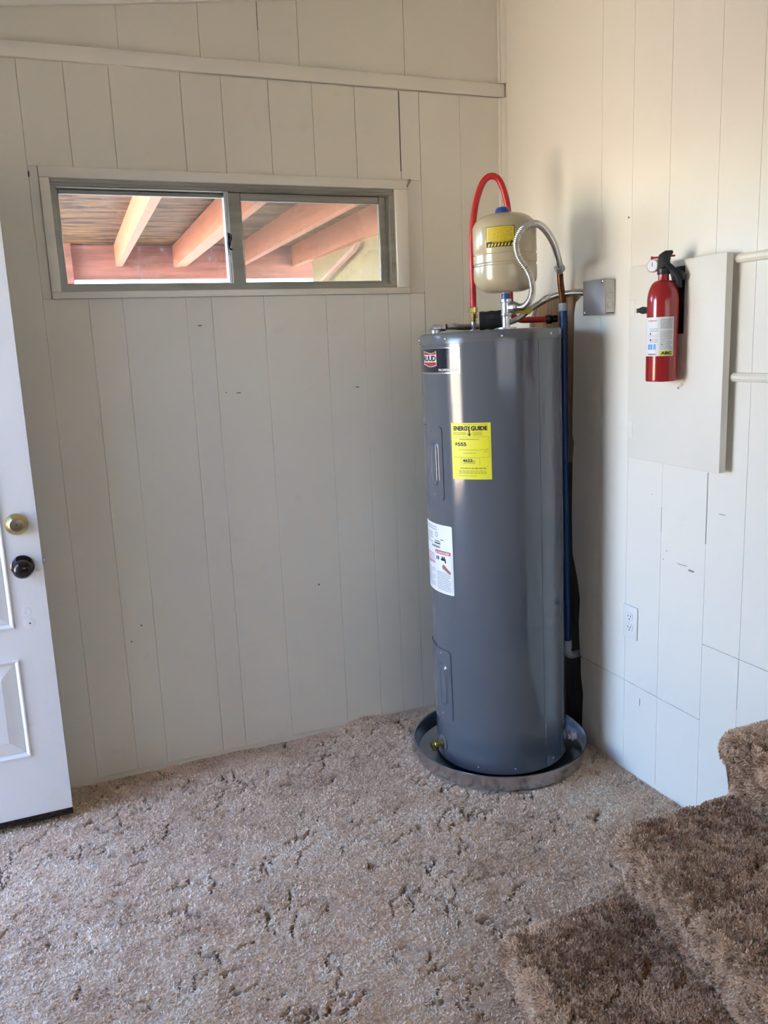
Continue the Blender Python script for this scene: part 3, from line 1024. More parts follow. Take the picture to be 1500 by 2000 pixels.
MB().lathe([(HR - 0.004, -0.010), (HR - 0.001, -0.008), (HR, -0.004), (HR, 1.497)], 160).build('body', 'heater_grey', heater, smooth=True)
cap = MB().lathe([(HR + 0.0005, 1.480), (HR + 0.0022, 1.4805), (HR + 0.0022, 1.507), (HR - 0.001, 1.513), (HR - 0.006, 1.5155), (HR - 0.10, 1.5185), (0.02, 1.519), (0.001, 1.519)], 160).build('top_cap', 'heater_cap', heater, smooth=True)
for a in range(8):
    an = R(9.4 + 45 * a - 90)
    p = Vector(cylp(HR + 0.0022, an, 1.496))
    n_ = Vector(cylp(1, an, 0))
    MB().lathe([(0.0042, 0), (0.0042, 0.0012), (0.003, 0.0026), (0.001, 0.003)], 14, p, n_).build('screw', 'chrome', heater, smooth=True)
# vertical lap seam of the jacket
sm = MB()
a0 = R(40)
sm.rings([[cylp(HR, a0, z), cylp(HR + 0.0007, a0, z), cylp(HR + 0.0007, a0 + 0.03, z), cylp(HR, a0 + 0.032, z)] for z in (0.0, 1.479)])
sm.build('jacket_seam', 'heater_grey', heater)


def patch(a0, a1, z0, z1, R_, th, cr=0.0, nu=24, emboss=None, nv_mid=10):
    """rounded-corner patch wrapped on the cylinder"""
    u0, u1 = R_ * a0, R_ * a1
    vs_, ins = [], []
    if cr > 0:
        for k in range(6):
            t = k / 5
            vs_.append(cr * (1 - math.cos(t * PI / 2)))
            ins.append(cr * (1 - math.sin(t * PI / 2)))
    else:
        vs_, ins = [0.0], [0.0]
    rows_ = [(z0 + v, i) for v, i in zip(vs_, ins)]
    zl, zh = z0 + vs_[-1], z1 - vs_[-1]
    rows_ += [(zl + (zh - zl) * k / nv_mid, 0.0) for k in range(1, nv_mid)]
    rows_ += [(z1 - v, i) for v, i in list(zip(vs_, ins))[::-1]]
    top_, bot_ = [], []
    for z, i in rows_:
        tr, br = [], []
        for k in range(nu + 1):
            u = u0 + i + (u1 - u0 - 2 * i) * k / nu
            e = emboss(u / R_, z) if emboss else 0.0
            tr.append(cylp(R_ + th + e, u / R_, z))
            br.append(cylp(R_ - 0.0008, u / R_, z))
        top_.append(tr)
        bot_.append(br)
    m, n = len(rows_), nu + 1
    b = MB()
    V_ = [p for r in top_ for p in r] + [p for r in bot_ for p in r]
    F_ = []
    K = m * n
    for i in range(m - 1):
        for j in range(n - 1):
            F_.append((i * n + j, i * n + j + 1, (i + 1) * n + j + 1, (i + 1) * n + j))
            F_.append((K + i * n + j, K + (i + 1) * n + j, K + (i + 1) * n + j + 1, K + i * n + j + 1))
    bd = [(0, j) for j in range(n)] + [(i, n - 1) for i in range(1, m)] + [(m - 1, j) for j in range(n - 2, -1, -1)] + [(i, 0) for i in range(m - 2, 0, -1)]
    ids = [i * n + j for i, j in bd]
    for q in range(len(ids)):
        x, y = ids[q], ids[(q + 1) % len(ids)]
        F_.append((x, y, K + y, K + x))
    b.add(V_, F_)
    return b


def grip(ac, aw, zc, zh, dep):
    """long pressed rib in a cover"""
    def f(a, z):
        du = abs(a - ac) * HR
        dz = max(0.0, abs(z - zc) - (zh - aw))
        d = math.hypot(du, dz)
        return dep * float(sstep(aw, aw - 0.007, np.array(d))) - 0.55 * dep * float(sstep(aw - 0.010, aw - 0.016, np.array(d)))
    return f


for (z0, z1) in ((0.960, 1.212), (0.158, 0.420)):
    cv = patch(R(-94), R(-43.5), z0, z1, HR, 0.0030, 0.014, 72, grip(R(-54), 0.024, (z0 + z1) / 2, 0.078, 0.006), 48).build('access_cover', 'heater_grey', heater, smooth=True, angle=50)
    for z in (z0 + 0.016, z1 - 0.016):
        an = R(-57)
        MB().lathe([(0.004, 0), (0.003, 0.0018), (0.001, 0.0022)], 12, cylp(HR + 0.003, an, z), cylp(1, an, 0)).build('screw', 'chrome', cv, smooth=True)


# ---- lettering
def text2d(txt, bold=0.0):
    c = bpy.data.curves.new('t', 'FONT')
    c.body = txt
    c.offset = bold
    c.resolution_u = 3
    o = bpy.data.objects.new('t', c)
    COL.objects.link(o)
    bpy.context.view_layer.update()
    me = bpy.data.meshes.new_from_object(o)
    vs = [(v.co.x, v.co.y) for v in me.vertices]
    fs = [tuple(p.vertices) for p in me.polygons]
    bpy.data.objects.remove(o)
    bpy.data.curves.remove(c)
    bpy.data.meshes.remove(me)
    return vs, fs


def fit_text(txt, u0, u1, v0, v1, bold=0.02, skew=0.0):
    """letters stretched into the rectangle u0..u1, v0..v1"""
    vs, fs = text2d(txt, bold)
    xs_ = [p[0] for p in vs]
    ys_ = [p[1] for p in vs]
    ax, bx, ay, by = min(xs_), max(xs_), min(ys_), max(ys_)
    out = [(u0 + (p[0] - ax) / (bx - ax) * (u1 - u0) + skew * (p[1] - ay) / (by - ay), v0 + (p[1] - ay) / (by - ay) * (v1 - v0)) for p in vs]
    return out, fs


def on_cyl(R_):
    return lambda u, v: cylp(R_, u / R_, v)


def put2d(b, pts, fs, mp):
    b.add([mp(u, v) for u, v in pts], fs)
    return b


def rect2d(b, u0, u1, v0, v1, mp, n=1):
    for k in range(n):
        a, c = u0 + (u1 - u0) * k / n, u0 + (u1 - u0) * (k + 1) / n
        b.add([mp(a, v0), mp(c, v0), mp(c, v1), mp(a, v1)], [(0, 1, 2, 3)])
    return b


def word(par, m, txt, u0, u1, v0, v1, bold, mp_):
    b_ = MB()
    p_, f_ = fit_text(txt, u0, u1, v0, v1, bold)
    o_ = put2d(b_, p_, f_, mp_).build('lettering', m, par)
    o_['kind'] = 'stuff'
    return o_


def textlines(b, u0, u1, v0, v1, n, mp, fill=0.42, words=True, seed=1, last=0.6):
    """rows of tiny unreadable print as rows of short word bars"""
    g = random.Random(seed)
    dv = (v1 - v0) / n
    for i in range(n):
        v = v1 - (i + 0.5) * dv
        end = u1 if i % 4 != 3 else u0 + (u1 - u0) * g.uniform(last, 0.95)
        u = u0
        while u < end - (u1 - u0) * 0.02:
            w = min((u1 - u0) * g.uniform(0.05, 0.15), end - u)
            rect2d(b, u, u + w, v - dv * fill / 2, v + dv * fill / 2, mp, 1)
            u += w + (u1 - u0) * 0.022
    return b


E1 = 0.0013
# nameplate
nm = patch(R(-112), R(-23.6), 1.387, 1.469, HR, 0.0007, 0.0, 40, None, 2).build('nameplate', 'label_navy', heater, smooth=True)
mp = on_cyl(HR + E1)
u = lambda deg: R(deg) * HR
b = MB()
rect2d(b, u(-112), u(-23.6), 1.3855, 1.3895, mp, 40)
rect2d(b, u(-112), u(-23.6), 1.4668, 1.4685, mp, 40)
rect2d(b, u(-24.2), u(-23.6), 1.3895, 1.4668, mp, 1)
b.build('silver_border', 'label_silver', nm)
# emblem: red wavy badge cut by the name in black on a pale band
lu0, lu1 = u(-67), u(-46.8)


def badge(sc, dz=0.0):
    pts = []
    for k in range(13):
        t = k / 12
        pts.append((lu0 + (lu1 - lu0) * t, 1.4575 + dz * 0.8 - 0.0055 * math.sin(t * PI) * (1 if t > 0.15 else 0.6) + 0.002 * math.sin(t * 2 * PI)))
    bot = []
    for k in range(13):
        t = 1 - k / 12
        bot.append((lu0 + (lu1 - lu0) * t, 1.4165 - dz * 0.8 - 0.0075 * max(0.0, math.sin((t - 0.15) * PI / 0.95))))
    return pts + bot


def strip2d(b, top_, bot_, mp):
    for (a, b_), (c, d) in zip(list(zip(top_, bot_))[:-1], list(zip(top_, bot_))[1:]):
        b.add([mp(*b_), mp(*d), mp(*c), mp(*a)], [(0, 1, 2, 3)])


P_ = badge(1)
tp, bt = P_[:13], P_[13:][::-1]
b = MB()
strip2d(b, [(x, z + 0.0016) for x, z in tp], [(x, z - 0.0016) for x, z in bt], on_cyl(HR + E1 - 0.0003))
b.build('emblem_outline', 'print_white', nm)
b = MB()
q0, q1 = lu0 + 0.002, lu1 - 0.002
tp2 = [(q0 + (q1 - q0) * k / 12, tp[k][1]) for k in range(13)]
bt2 = [(q0 + (q1 - q0) * k / 12, bt[k][1]) for k in range(13)]
strip2d(b, tp2, [(x, 1.4470) for x, z in tp2], mp)
b.build('emblem_field', 'print_rust', nm)
b = MB()
strip2d(b, [(x, 1.4235) for x, z in bt2], bt2, mp)
b.build('emblem_field', 'print_rust', nm)
b = MB()
pts, fs = fit_text('RUUD', lu0 + 0.002, lu1 - 0.002, 1.4258, 1.4448, 0.05)
put2d(b, pts, fs, on_cyl(HR + E1 + 0.0003))
b.build('lettering', 'print_black', nm)
b = MB()
pts, fs = fit_text('PROFESSIONAL', u(-44.5), u(-25.0), 1.3935, 1.4010, 0.02)
put2d(b, pts, fs, mp)
b.build('lettering', 'print_white', nm)

# energy label
ul0, ul1, vl0, vl1 = u(-33.6), u(-0.9), 1.040, 1.2255
el = patch(R(-33.6), R(-0.9), vl0, vl1, HR, 0.0006, 0.0, 24, None, 2).build('energy_label', 'label_yellow', heater, smooth=True)
el['label'] = 'yellow energy guide label with black lettering'
fu = lambda t: ul0 + (ul1 - ul0) * t
fv = lambda t: vl1 - (vl1 - vl0) * t
word(el, 'print_black', 'ENERGY', fu(0.07), fu(0.515), fv(0.135), fv(0.055), 0.045, mp)
word(el, 'print_black', 'GUIDE', fu(0.525), fu(0.92), fv(0.135), fv(0.055), 0.045, mp)
word(el, 'print_black', '$555', fu(0.09), fu(0.40), fv(0.415), fv(0.343), 0.035, mp)
word(el, 'print_black', '4622', fu(0.29), fu(0.545), fv(0.69), fv(0.635), 0.035, mp)
word(el, 'print_black', 'kWh', fu(0.56), fu(0.61), fv(0.685), fv(0.665), 0.02, mp)
b = MB()
b.add([mp(fu(0.468), fv(0.10)), mp(fu(0.496), fv(0.10)), mp(fu(0.496), fv(0.20)), mp(fu(0.482), fv(0.205)), mp(fu(0.468), fv(0.20)), mp(fu(0.425), fv(0.185)), mp(fu(0.482), fv(0.232)), mp(fu(0.539), fv(0.185))],
      [(0, 4, 3, 2, 1), (4, 5, 6, 3), (3, 6, 7, 2)])
b.build('arrow', 'print_black', el)
b = MB()
for t in (0.245, 0.605):
    rect2d(b, fu(0.03), fu(0.95), fv(t) - 0.0003, fv(t) + 0.0003, mp, 16)
rect2d(b, fu(0.18), fu(0.90), fv(0.475) - 0.0004, fv(0.475) + 0.0004, mp, 16)
rect2d(b, fu(0.95), fu(0.955), fv(0.605), fv(0.245), mp)
rect2d(b, fu(0.90), fu(0.907), fv(0.49), fv(0.44), mp)
for (x0, x1, t) in ((0.25, 0.72, 0.62), (0.25, 0.72, 0.745)):
    rect2d(b, fu(x0), fu(x1), fv(t) - 0.0002, fv(t) + 0.0002, mp, 8)
for x in (0.25, 0.715):
    rect2d(b, fu(x), fu(x + 0.005), fv(0.745), fv(0.62), mp)
pts, fs = fit_text('Estimated Yearly Energy Cost', fu(0.22), fu(0.71), fv(0.300), fv(0.275), 0.012)
put2d(b, pts, fs, mp)
pts, fs = fit_text('Cost Range of Similar Models', fu(0.30), fu(0.64), fv(0.540), fv(0.523), 0.012)
put2d(b, pts, fs, mp)
textlines(b, fu(0.30), fu(0.62), fv(0.715), fv(0.700), 1, mp, 0.7, seed=3)
textlines(b, fu(0.22), fu(0.87), fv(0.810), fv(0.790), 1, mp, 0.75, seed=4)
textlines(b, fu(0.18), fu(0.88), fv(0.905), fv(0.835), 3, mp, 0.32, seed=5)
textlines(b, fu(0.18), fu(0.64), fv(0.945), fv(0.93), 1, mp, 0.5, seed=6)
textlines(b, fu(0.33), fu(0.92), fv(0.035), fv(0.018), 1, mp, 0.5, seed=7)
textlines(b, fu(0.06), fu(0.40), fv(0.215), fv(0.160), 2, mp, 0.35, seed=8)
textlines(b, fu(0.57), fu(0.80), fv(0.225), fv(0.150), 3, mp, 0.35, seed=9)
textlines(b, fu(0.83), fu(0.90), fv(0.515), fv(0.500), 1, mp, 0.6, seed=10)
b.build('fine_print', 'print_olive', el)

# white instruction and danger sheet
dl0, dl1, dv0, dv1 = R(-98), R(-36.8), 0.630, 0.874
dl = patch(dl0, dl1, dv0, dv1, HR, 0.0006, 0.006, 40, None, 4).build('danger_label', 'label_white', heater, smooth=True)
dl['label'] = 'white instruction sheet with a red danger bar'
du = lambda t: HR * (R(-80) + (R(-36.8) - R(-80)) * t)
dvv = lambda t: dv1 - (dv1 - dv0) * t
b = MB()
textlines(b, du(0.05), du(0.55), dvv(0.10), dvv(0.03), 2, mp, 0.4, seed=11)
textlines(b, du(0.05), du(0.38), dvv(0.30), dvv(0.13), 5, mp, 0.4, seed=12)
for k in range(22):
    rect2d(b, du(0.30 + 0.016 * k), du(0.30 + 0.016 * k + 0.009), dvv(0.345), dvv(0.315), mp)
textlines(b, du(0.50), du(0.93), dvv(0.96), dvv(0.68), 11, mp, 0.40, seed=13)
textlines(b, du(-0.2), du(0.44), dvv(0.96), dvv(0.66), 12, mp, 0.36, seed=14)
textlines(b, du(-0.2), du(0.44), dvv(0.62), dvv(0.52), 4, mp, 0.36, seed=15)
rect2d(b, du(0.962), du(0.968), dvv(0.965), dvv(0.40), mp)
b.build('fine_print', 'print_grey', dl)
b = MB()
rect2d(b, du(0.47), du(0.94), dvv(0.425), dvv(0.375), mp, 10)
b.build('danger_bar', 'print_red', dl)
b = MB()
pts, fs = fit_text('DANGER', du(0.57), du(0.92), dvv(0.415), dvv(0.385), 0.03)
put2d(b, pts, fs, on_cyl(HR + E1 + 0.0004))
b.add([on_cyl(HR + E1 + 0.0004)(du(0.49), dvv(0.416)), on_cyl(HR + E1 + 0.0004)(du(0.545), dvv(0.416)), on_cyl(HR + E1 + 0.0004)(du(0.517), dvv(0.384))], [(0, 1, 2)])
b.build('lettering', 'print_white', dl)
b = MB()
textlines(b, du(-0.2), du(0.43), dvv(0.52), dvv(0.44), 3, mp, 0.6, seed=16)
textlines(b, du(-0.2), du(0.43), dvv(0.60), dvv(0.56), 2, mp, 0.6, seed=17)
b.build('warning_print', 'print_pink', dl)
b = MB()
# tap pictogram, certification ring and small black plate
rect2d(b, du(0.66), du(0.80), dvv(0.515), dvv(0.485), mp, 3)
rect2d(b, du(0.69), du(0.725), dvv(0.485), dvv(0.455), mp)
rect2d(b, du(0.745), du(0.78), dvv(0.485), dvv(0.455), mp)
rect2d(b, du(0.775), du(0.81), dvv(0.545), dvv(0.505), mp)
rect2d(b, du(0.50), du(0.535), dvv(0.515), dvv(0.465), mp)
rect2d(b, du(0.56), du(0.595), dvv(0.515), dvv(0.465), mp)
for k in range(20):
    a, c = 2 * PI * k / 20, 2 * PI * (k + 1) / 20
    cu, cv_ = du(0.53), dvv(0.155)
    b.add([mp(cu + 0.0085 * math.cos(a), cv_ + 0.0085 * math.sin(a)), mp(cu + 0.0085 * math.cos(c), cv_ + 0.0085 * math.sin(c)),
           mp(cu + 0.0070 * math.cos(c), cv_ + 0.0070 * math.sin(c)), mp(cu + 0.0070 * math.cos(a), cv_ + 0.0070 * math.sin(a))], [(0, 1, 2, 3)])
rect2d(b, du(0.45), du(0.66), dvv(0.252), dvv(0.243), mp, 4)
rect2d(b, du(0.45), du(0.66), dvv(0.288), dvv(0.270), mp, 4)
rect2d(b, du(0.67), du(0.76), dvv(0.222), dvv(0.212), mp, 2)
b.build('pictogram', 'print_black', dl)
b = MB()
hand = [(0.70, 0.585), (0.735, 0.570), (0.78, 0.585), (0.85, 0.625), (0.93, 0.660), (0.93, 0.700), (0.84, 0.675), (0.77, 0.650), (0.72, 0.640), (0.69, 0.615)]
b.add([mp(du(x), dvv(t)) for x, t in hand], [(k, k + 1, 8 - k, 9 - k) for k in range(4)])
b.build('hand_pictogram', 'print_skin', dl)

# drain valve low on the front left
da = R(-60.5)
dn = Vector(cylp(1, da, 0))
dc = Vector(cylp(HR, da, 0.052))
MB().lathe([(0.030, -0.001), (0.030, 0.0015), (0.026, 0.0025), (0.015, 0.0028)], 36, dc, dn).build('drain_collar', 'heater_cap', heater, smooth=True)
dv_ = MB().lathe([(0.013, 0.0), (0.013, 0.012), (0.0105, 0.014), (0.0105, 0.020), (0.0155, 0.022), (0.0155, 0.034), (0.0120, 0.036), (0.0120, 0.046), (0.0085, 0.047)], 24, dc + dn * 0.0025, dn)
dv_.build('drain_valve', 'brass', heater, smooth=True, angle=30)
MB().tube(spline([dc + dn * 0.030, dc + dn * 0.036 + Vector((0, 0, -0.012)), dc + dn * 0.037 + Vector((0, 0, -0.022))], 5), [0.0100] * 11, 16).build('drain_spout', 'brass', heater, smooth=True)
# small bosses on the right side of the jacket and foot screws
for an, z in ((-20, 0.012), (12, 0.012), (50, 0.015)):
    MB().lathe([(0.004, 0), (0.003, 0.002), (0.001, 0.0025)], 10, cylp(HR, R(an), z), cylp(1, R(an), 0)).build('screw', 'chrome', heater, smooth=True)
# hot outlet and cold inlet nipples
MB().lathe([(0.020, 0), (0.020, 0.003), (0.0105, 0.004), (0.0105, 0.036)], 24, (-0.056, 0.085, 1.519)).build('hot_nipple', 'zinc', heater, smooth=True, angle=30)
MB().lathe([(0.034, -0.001), (0.034, 0.004), (0.0135, 0.005), (0.0135, 0.040)], 28, (0.0545, -0.085, 1.5190)).build('cold_nipple', 'zinc', heater, smooth=True, angle=30)
# cable connector on top, left
cc = MB()
cc.lathe([(0.016, 0.0), (0.016, 0.010), (0.0135, 0.011), (0.0135, 0.022)], 20, (-0.182, -0.050, 1.5175))
cc.lathe([(0.010, -0.012), (0.0135, -0.010), (0.0135, 0.016), (0.011, 0.018), (0.011, 0.032)], 20, (-0.180, -0.050, 1.534), (1, 0.18, 0))
cc.cyl((-0.205, -0.062, 1.528), (-0.186, -0.054, 1.540), 0.0035, 10)
cc.build('cable_connector', 'zinc', heater, smooth=True, angle=35)

# ------------------------------------------------------------------ drain pan
pan = thing('drain_pan', (PAN[0], PAN[1], 0.0), 'shallow round aluminium drain pan under the grey heater', 'pan')
MB().lathe([(0.0005, -0.004), (0.300, -0.004), (0.306, 0.0), (0.318, 0.052), (0.3215, 0.054), (0.3215, 0.0575), (0.3165, 0.0575), (0.3145, 0.054), (0.303, 0.004), (0.298, 0.002), (0.0005, 0.002)], 128, (PAN[0], PAN[1], 0.0)).build('dish', 'pan_aluminium', pan, smooth=True, angle=35)
MB().lathe([(0.012, 0.0), (0.012, 0.012), (0.018, 0.013), (0.018, 0.020), (0.011, 0.021), (0.011, 0.030)], 20, (-0.058, -0.560, 0.036), (-0.87, 0.36, 0)).build('drain_fitting', 'white_plastic', pan, smooth=True, angle=30)

# ------------------------------------------------------------------ expansion tank on the cold inlet
TB = Vector((0.0545, -0.085, 1.5590))
tank = thing('expansion_tank', LW(TB), 'cream expansion tank with a yellow warning label on top of the heater', 'tank', rot=H_ROT)
OFF[tank.name] = TB
cx, cy = TB.x, TB.y
TR = 0.1030
TX, TY, TLEAN = cx + 0.002, cy, 0.0


def lath(prof, n, name, m, par, c=(TX, TY, 0), ax=(0, 0, 1), ang=35):
    return MB().lathe(prof, n, c, ax).build(name, m, par, smooth=True, angle=ang)


tee = lath([(0.0175, 1.5592), (0.0185, 1.561), (0.0185, 1.568), (0.0165, 1.570), (0.0165, 1.603), (0.0190, 1.605), (0.0190, 1.614), (0.0150, 1.616)], 28, 'tee_fitting', 'zinc', tank)
MB().lathe([(0.0150, 0.0), (0.0165, 0.010), (0.0185, 0.014), (0.0185, 0.022), (0.0130, 0.0225)], 24, (TX + 0.008, TY - 0.004, 1.587), (1, -0.25, 0)).build('tee_outlet', 'zinc', tee, smooth=True, angle=35)
lath([(0.0145, 1.6145), (0.0150, 1.6145), (0.0150, 1.630), (0.0120, 1.634)], 24, 'thread_tape', 'blue_plastic', tank)
lath([(0.0135, 1.628), (0.0135, 1.640)], 24, 'stem', 'tank_cream', tank)
z0_, z1_ = 1.634, 1.884
pf = [(0.013, z0_), (0.030, z0_ + 0.001)]
for k in range(1, 9):
    t = k / 8 * PI / 2
    pf.append((0.040 + (TR - 0.040) * math.sin(t), z0_ + 0.050 - 0.049 * math.cos(t)))
pf += [(TR, 1.717), (TR - 0.0025, 1.7205), (TR - 0.0025, 1.7245), (TR, 1.728), (TR, 1.752), (TR - 0.0022, 1.755), (TR - 0.0022, 1.758), (TR - 0.0003, 1.762), (TR, 1.80)]
for k in range(0, 9):
    t = k / 8 * PI / 2
    pf.append((0.038 + (TR - 0.038) * math.cos(t), z1_ - 0.050 + 0.047 * math.sin(t)))
pf += [(0.020, z1_ - 0.0015), (0.001, z1_)]
lath(pf, 96, 'shell', 'tank_cream', tank, ang=28)
lath([(0.024, z1_ - 0.003), (0.024, z1_ + 0.008), (0.020, z1_ + 0.0165), (0.010, z1_ + 0.020), (0.001, z1_ + 0.0205)], 28, 'valve_cap', 'blue_plastic', tank, c=(TX - 0.004, TY, 0), ang=60)


def tankp(R_, a, z):
    return (TX + R_ * math.sin(a), TY - R_ * math.cos(a), z)


def tank_patch(a0, a1, z0, z1, th, n=16):
    b = MB()
    rr = []
    for k in range(n + 1):
        a = a0 + (a1 - a0) * k / n
        rr.append([tankp(TR - 0.0006, a, z0), tankp(TR + th, a, z0), tankp(TR + th, a, z1), tankp(TR - 0.0006, a, z1)])
    return b.rings(rr)


wl_ = tank_patch(R(-34), R(17), 1.771, 1.833, 0.0005).build('warning_label', 'print_black', tank, smooth=True)
wl_['label'] = 'yellow and black warning label'
tank_patch(R(-33), R(16), 1.788, 1.8315, 0.0009).build('yellow_field', 'label_warning', wl_, smooth=True)
tmap = lambda u, v: tankp(TR + 0.0013, u / TR, v)
b = MB()
textlines(b, TR * R(-30), TR * R(13), 1.7895, 1.829, 9, tmap, 0.30, seed=31)
b.build('fine_print', 'print_olive', wl_)
b = MB()
for k in range(8):
    a = -31 + k * 5.9
    b.add([tmap(TR * R(a), 1.773), tmap(TR * R(a + 3.0), 1.773), tmap(TR * R(a + 5.0), 1.782), tmap(TR * R(a + 2.0), 1.782)], [(0, 1, 2, 3)])
textlines(b, TR * R(-22), TR * R(10), 1.7835, 1.7875, 1, tmap, 0.6, seed=32)
b.build('hazard_stripes', 'label_warning', wl_)

# ------------------------------------------------------------------ pipes and hoses on top
hose_pts = [LW(p) for p in [(0.080, -0.090, 1.586), (0.095, -0.100, 1.586), (0.115, -0.120, 1.587), (0.133, -0.160, 1.605), (0.139, -0.188, 1.640), (0.127, -0.206, 1.685), (0.099, -0.212, 1.729), (0.090, -0.213, 1.768), (0.098, -0.211, 1.799),
                            (0.120, -0.198, 1.824), (0.155, -0.165, 1.835), (0.188, -0.100, 1.820), (0.217, -0.030, 1.785), (0.236, 0.040, 1.743), (0.246, 0.092, 1.716)]]
hose = thing('flexible_hose', hose_pts[0], 'shiny corrugated steel water hose looping past the cream tank', 'hose')
corrugated(spline(hose_pts[1:], 16), 0.0114, 0.0058, 0.0030, 16).build('corrugated_tube', 'hose_steel', hose, smooth=True, angle=80)
for (pa, pb, rr) in ((hose_pts[0], hose_pts[2], 0.0145), (LW((0.243, 0.085, 1.722)), LW((0.248, 0.106, 1.697)), 0.0185)):
    MB().lathe([(rr * 0.85, 0), (rr, 0.003), (rr, 0.018), (rr * 0.8, 0.022)], 6 if rr > 0.016 else 20, pa, pb - pa).build('end_nut', 'zinc', hose, smooth=True, angle=25)

cold = thing('cold_water_pipe', (-0.040, -0.476, 0.36), 'dark blue plastic water pipe with a copper top, running down beside the heater', 'pipe')
MB().tube(resample(spline([(-0.0400, -0.4470, 1.606), (-0.0400, -0.4520, 1.35), (-0.0400, -0.4600, 0.95), (-0.0400, -0.4690, 0.60), (-0.0400, -0.4760, 0.375)], 8), 0.05), 0.0128, 18).build('blue_tube', 'blue_pipe', cold, smooth=True)
MB().tube(spline([(-0.0400, -0.4460, 1.612), (-0.0490, -0.4510, 1.655), (-0.0590, -0.4570, 1.695), (-0.0640, -0.4620, 1.722)], 6), 0.0112, 18).build('copper_stub', 'copper', cold, smooth=True)
MB().cyl((-0.0400, -0.4464, 1.595), (-0.0402, -0.4460, 1.622), 0.0165, 20).build('collar', 'grey_plastic', cold, bevel=0.002)
MB().cyl((-0.0400, -0.4764, 0.350), (-0.0400, -0.4760, 0.385), 0.0165, 20).build('elbow_collar', 'grey_plastic', cold, bevel=0.002)
MB().tube(spline([(-0.040, -0.4764, 0.356), (-0.036, -0.476, 0.335), (-0.020, -0.474, 0.322), (0.03, -0.47, 0.320)], 6), 0.014, 16).build('elbow', 'grey_plastic', cold, smooth=True)
MB().tube(spline([(-0.052, -0.4590, 1.00), (-0.0525, -0.4575, 0.93), (-0.0525, -0.4620, 0.84), (-0.0525, -0.4650, 0.76), (-0.0520, -0.4660, 0.715)], 6), [0.002 + 0.003 * math.sin(PI * k / 24) for k in range(25)], 8).build('caulk_drip', 'caulk', cold, smooth=True)

hot_l = [(-0.055, 0.085, 1.594), (-0.054, 0.085, 1.68), (-0.053, 0.085, 1.80), (-0.047, 0.085, 1.88), (-0.033, 0.085, 1.955), (-0.010, 0.086, 2.012), (0.016, 0.087, 2.032), (0.042, 0.088, 2.022), (0.060, 0.090, 1.985), (0.072, 0.095, 1.93),
         (0.080, 0.105, 1.84), (0.079, 0.120, 1.72), (0.074, 0.135, 1.63), (0.080, 0.146, 1.575), (0.105, 0.150, 1.552), (0.150, 0.165, 1.549), (0.205, 0.185, 1.548)]
hp = [LW(p) for p in hot_l]
hot = thing('hot_water_pipe', hp[0], 'bright red plastic water pipe arching high behind the cream tank', 'pipe')
MB().tube(resample(spline(hp, 10), 0.010), 0.0110, 18).build('red_tube', 'red_pipe', hot, smooth=True)
bf = MB()
base = LW((-0.056, 0.085, 1.551))
up_ = (LW((-0.055, 0.085, 1.62)) - base)
bf.lathe([(0.0110, 0.0), (0.0110, 0.006), (0.0100, 0.007), (0.0100, 0.012), (0.0150, 0.013), (0.0150, 0.026), (0.0115, 0.027), (0.0115, 0.031), (0.0160, 0.032), (0.0160, 0.049), (0.0130, 0.052)], 12, base, up_)
bf.build('brass_coupling', 'brass', hot, smooth=True, angle=25)
e1, e2 = LW((0.200, 0.183, 1.548)), LW((0.240, 0.198, 1.548))
MB().lathe([(0.0150, 0), (0.0165, 0.004), (0.0165, 0.020), (0.0125, 0.022), (0.0125, 0.042)], 20, e1, e2 - e1).build('wall_fitting', 'bronze_black', hot, smooth=True, angle=30)

foam = thing('pipe_insulation', LW((0.010, 0.03, 1.520)), 'short black foam insulation sleeve on the heater top behind the tee', 'insulation', rot=H_ROT)
OFF[foam.name] = Vector((0.010, 0.03, 1.520))
rs = []
for k in range(9):
    x = -0.034 + 0.088 * k / 8
    rr = 0.031 + 0.0012 * math.sin(k * 2.1)
    rs.append([(x, 0.03 + rr * math.cos(2 * PI * i / 28), 1.5515 + 0.0018 * k / 8 + rr * math.sin(2 * PI * i / 28)) for i in range(28)])
MB().rings(rs).build('sleeve', 'foam_black', foam, smooth=True, angle=50)

yv = thing('valve_handle', LW((0.09, -0.045, 1.570)), 'flat yellow valve handle beside the chrome tee under the tank', 'handle', rot=H_ROT)
OFF[yv.name] = Vector((0.09, -0.045, 1.570))
MB().prism([(0.070, 1.564), (0.100, 1.567), (0.135, 1.563), (0.145, 1.572), (0.140, 1.580), (0.110, 1.581), (0.080, 1.574), (0.070, 1.572)], 1, -0.051, -0.045).build('lever', 'yellow_handle', yv, bevel=0.0015)
MB().cyl((0.073, -0.048, 1.568), (0.066, -0.060, 1.569), 0.004, 10).build('lever_pivot', 'zinc', yv)

cw = [LW((-0.146, -0.044, 1.537)), LW((-0.115, -0.025, 1.537)), LW((-0.095, 0.05, 1.535)), LW((-0.04, 0.13, 1.535)), LW((0.03, 0.118, 1.538)), Vector((-0.19, -0.377, 1.572)), Vector((-0.13, -0.373, 1.607)), Vector((-0.075, -0.377, 1.634)), Vector((-0.047, -0.410, 1.650)), Vector((-0.030, -0.478, 1.654)), Vector((-0.020, -0.545, 1.650)), Vector((-0.020, -0.572, 1.649))]
cond = thing('electrical_conduit', cw[0], 'flexible steel conduit from the heater top to the wall junction box', 'conduit')
corrugated(spline(cw, 14), 0.0108, 0.0052, 0.0016, 14).build('armoured_tube', 'conduit_steel', cond, smooth=True, angle=80)

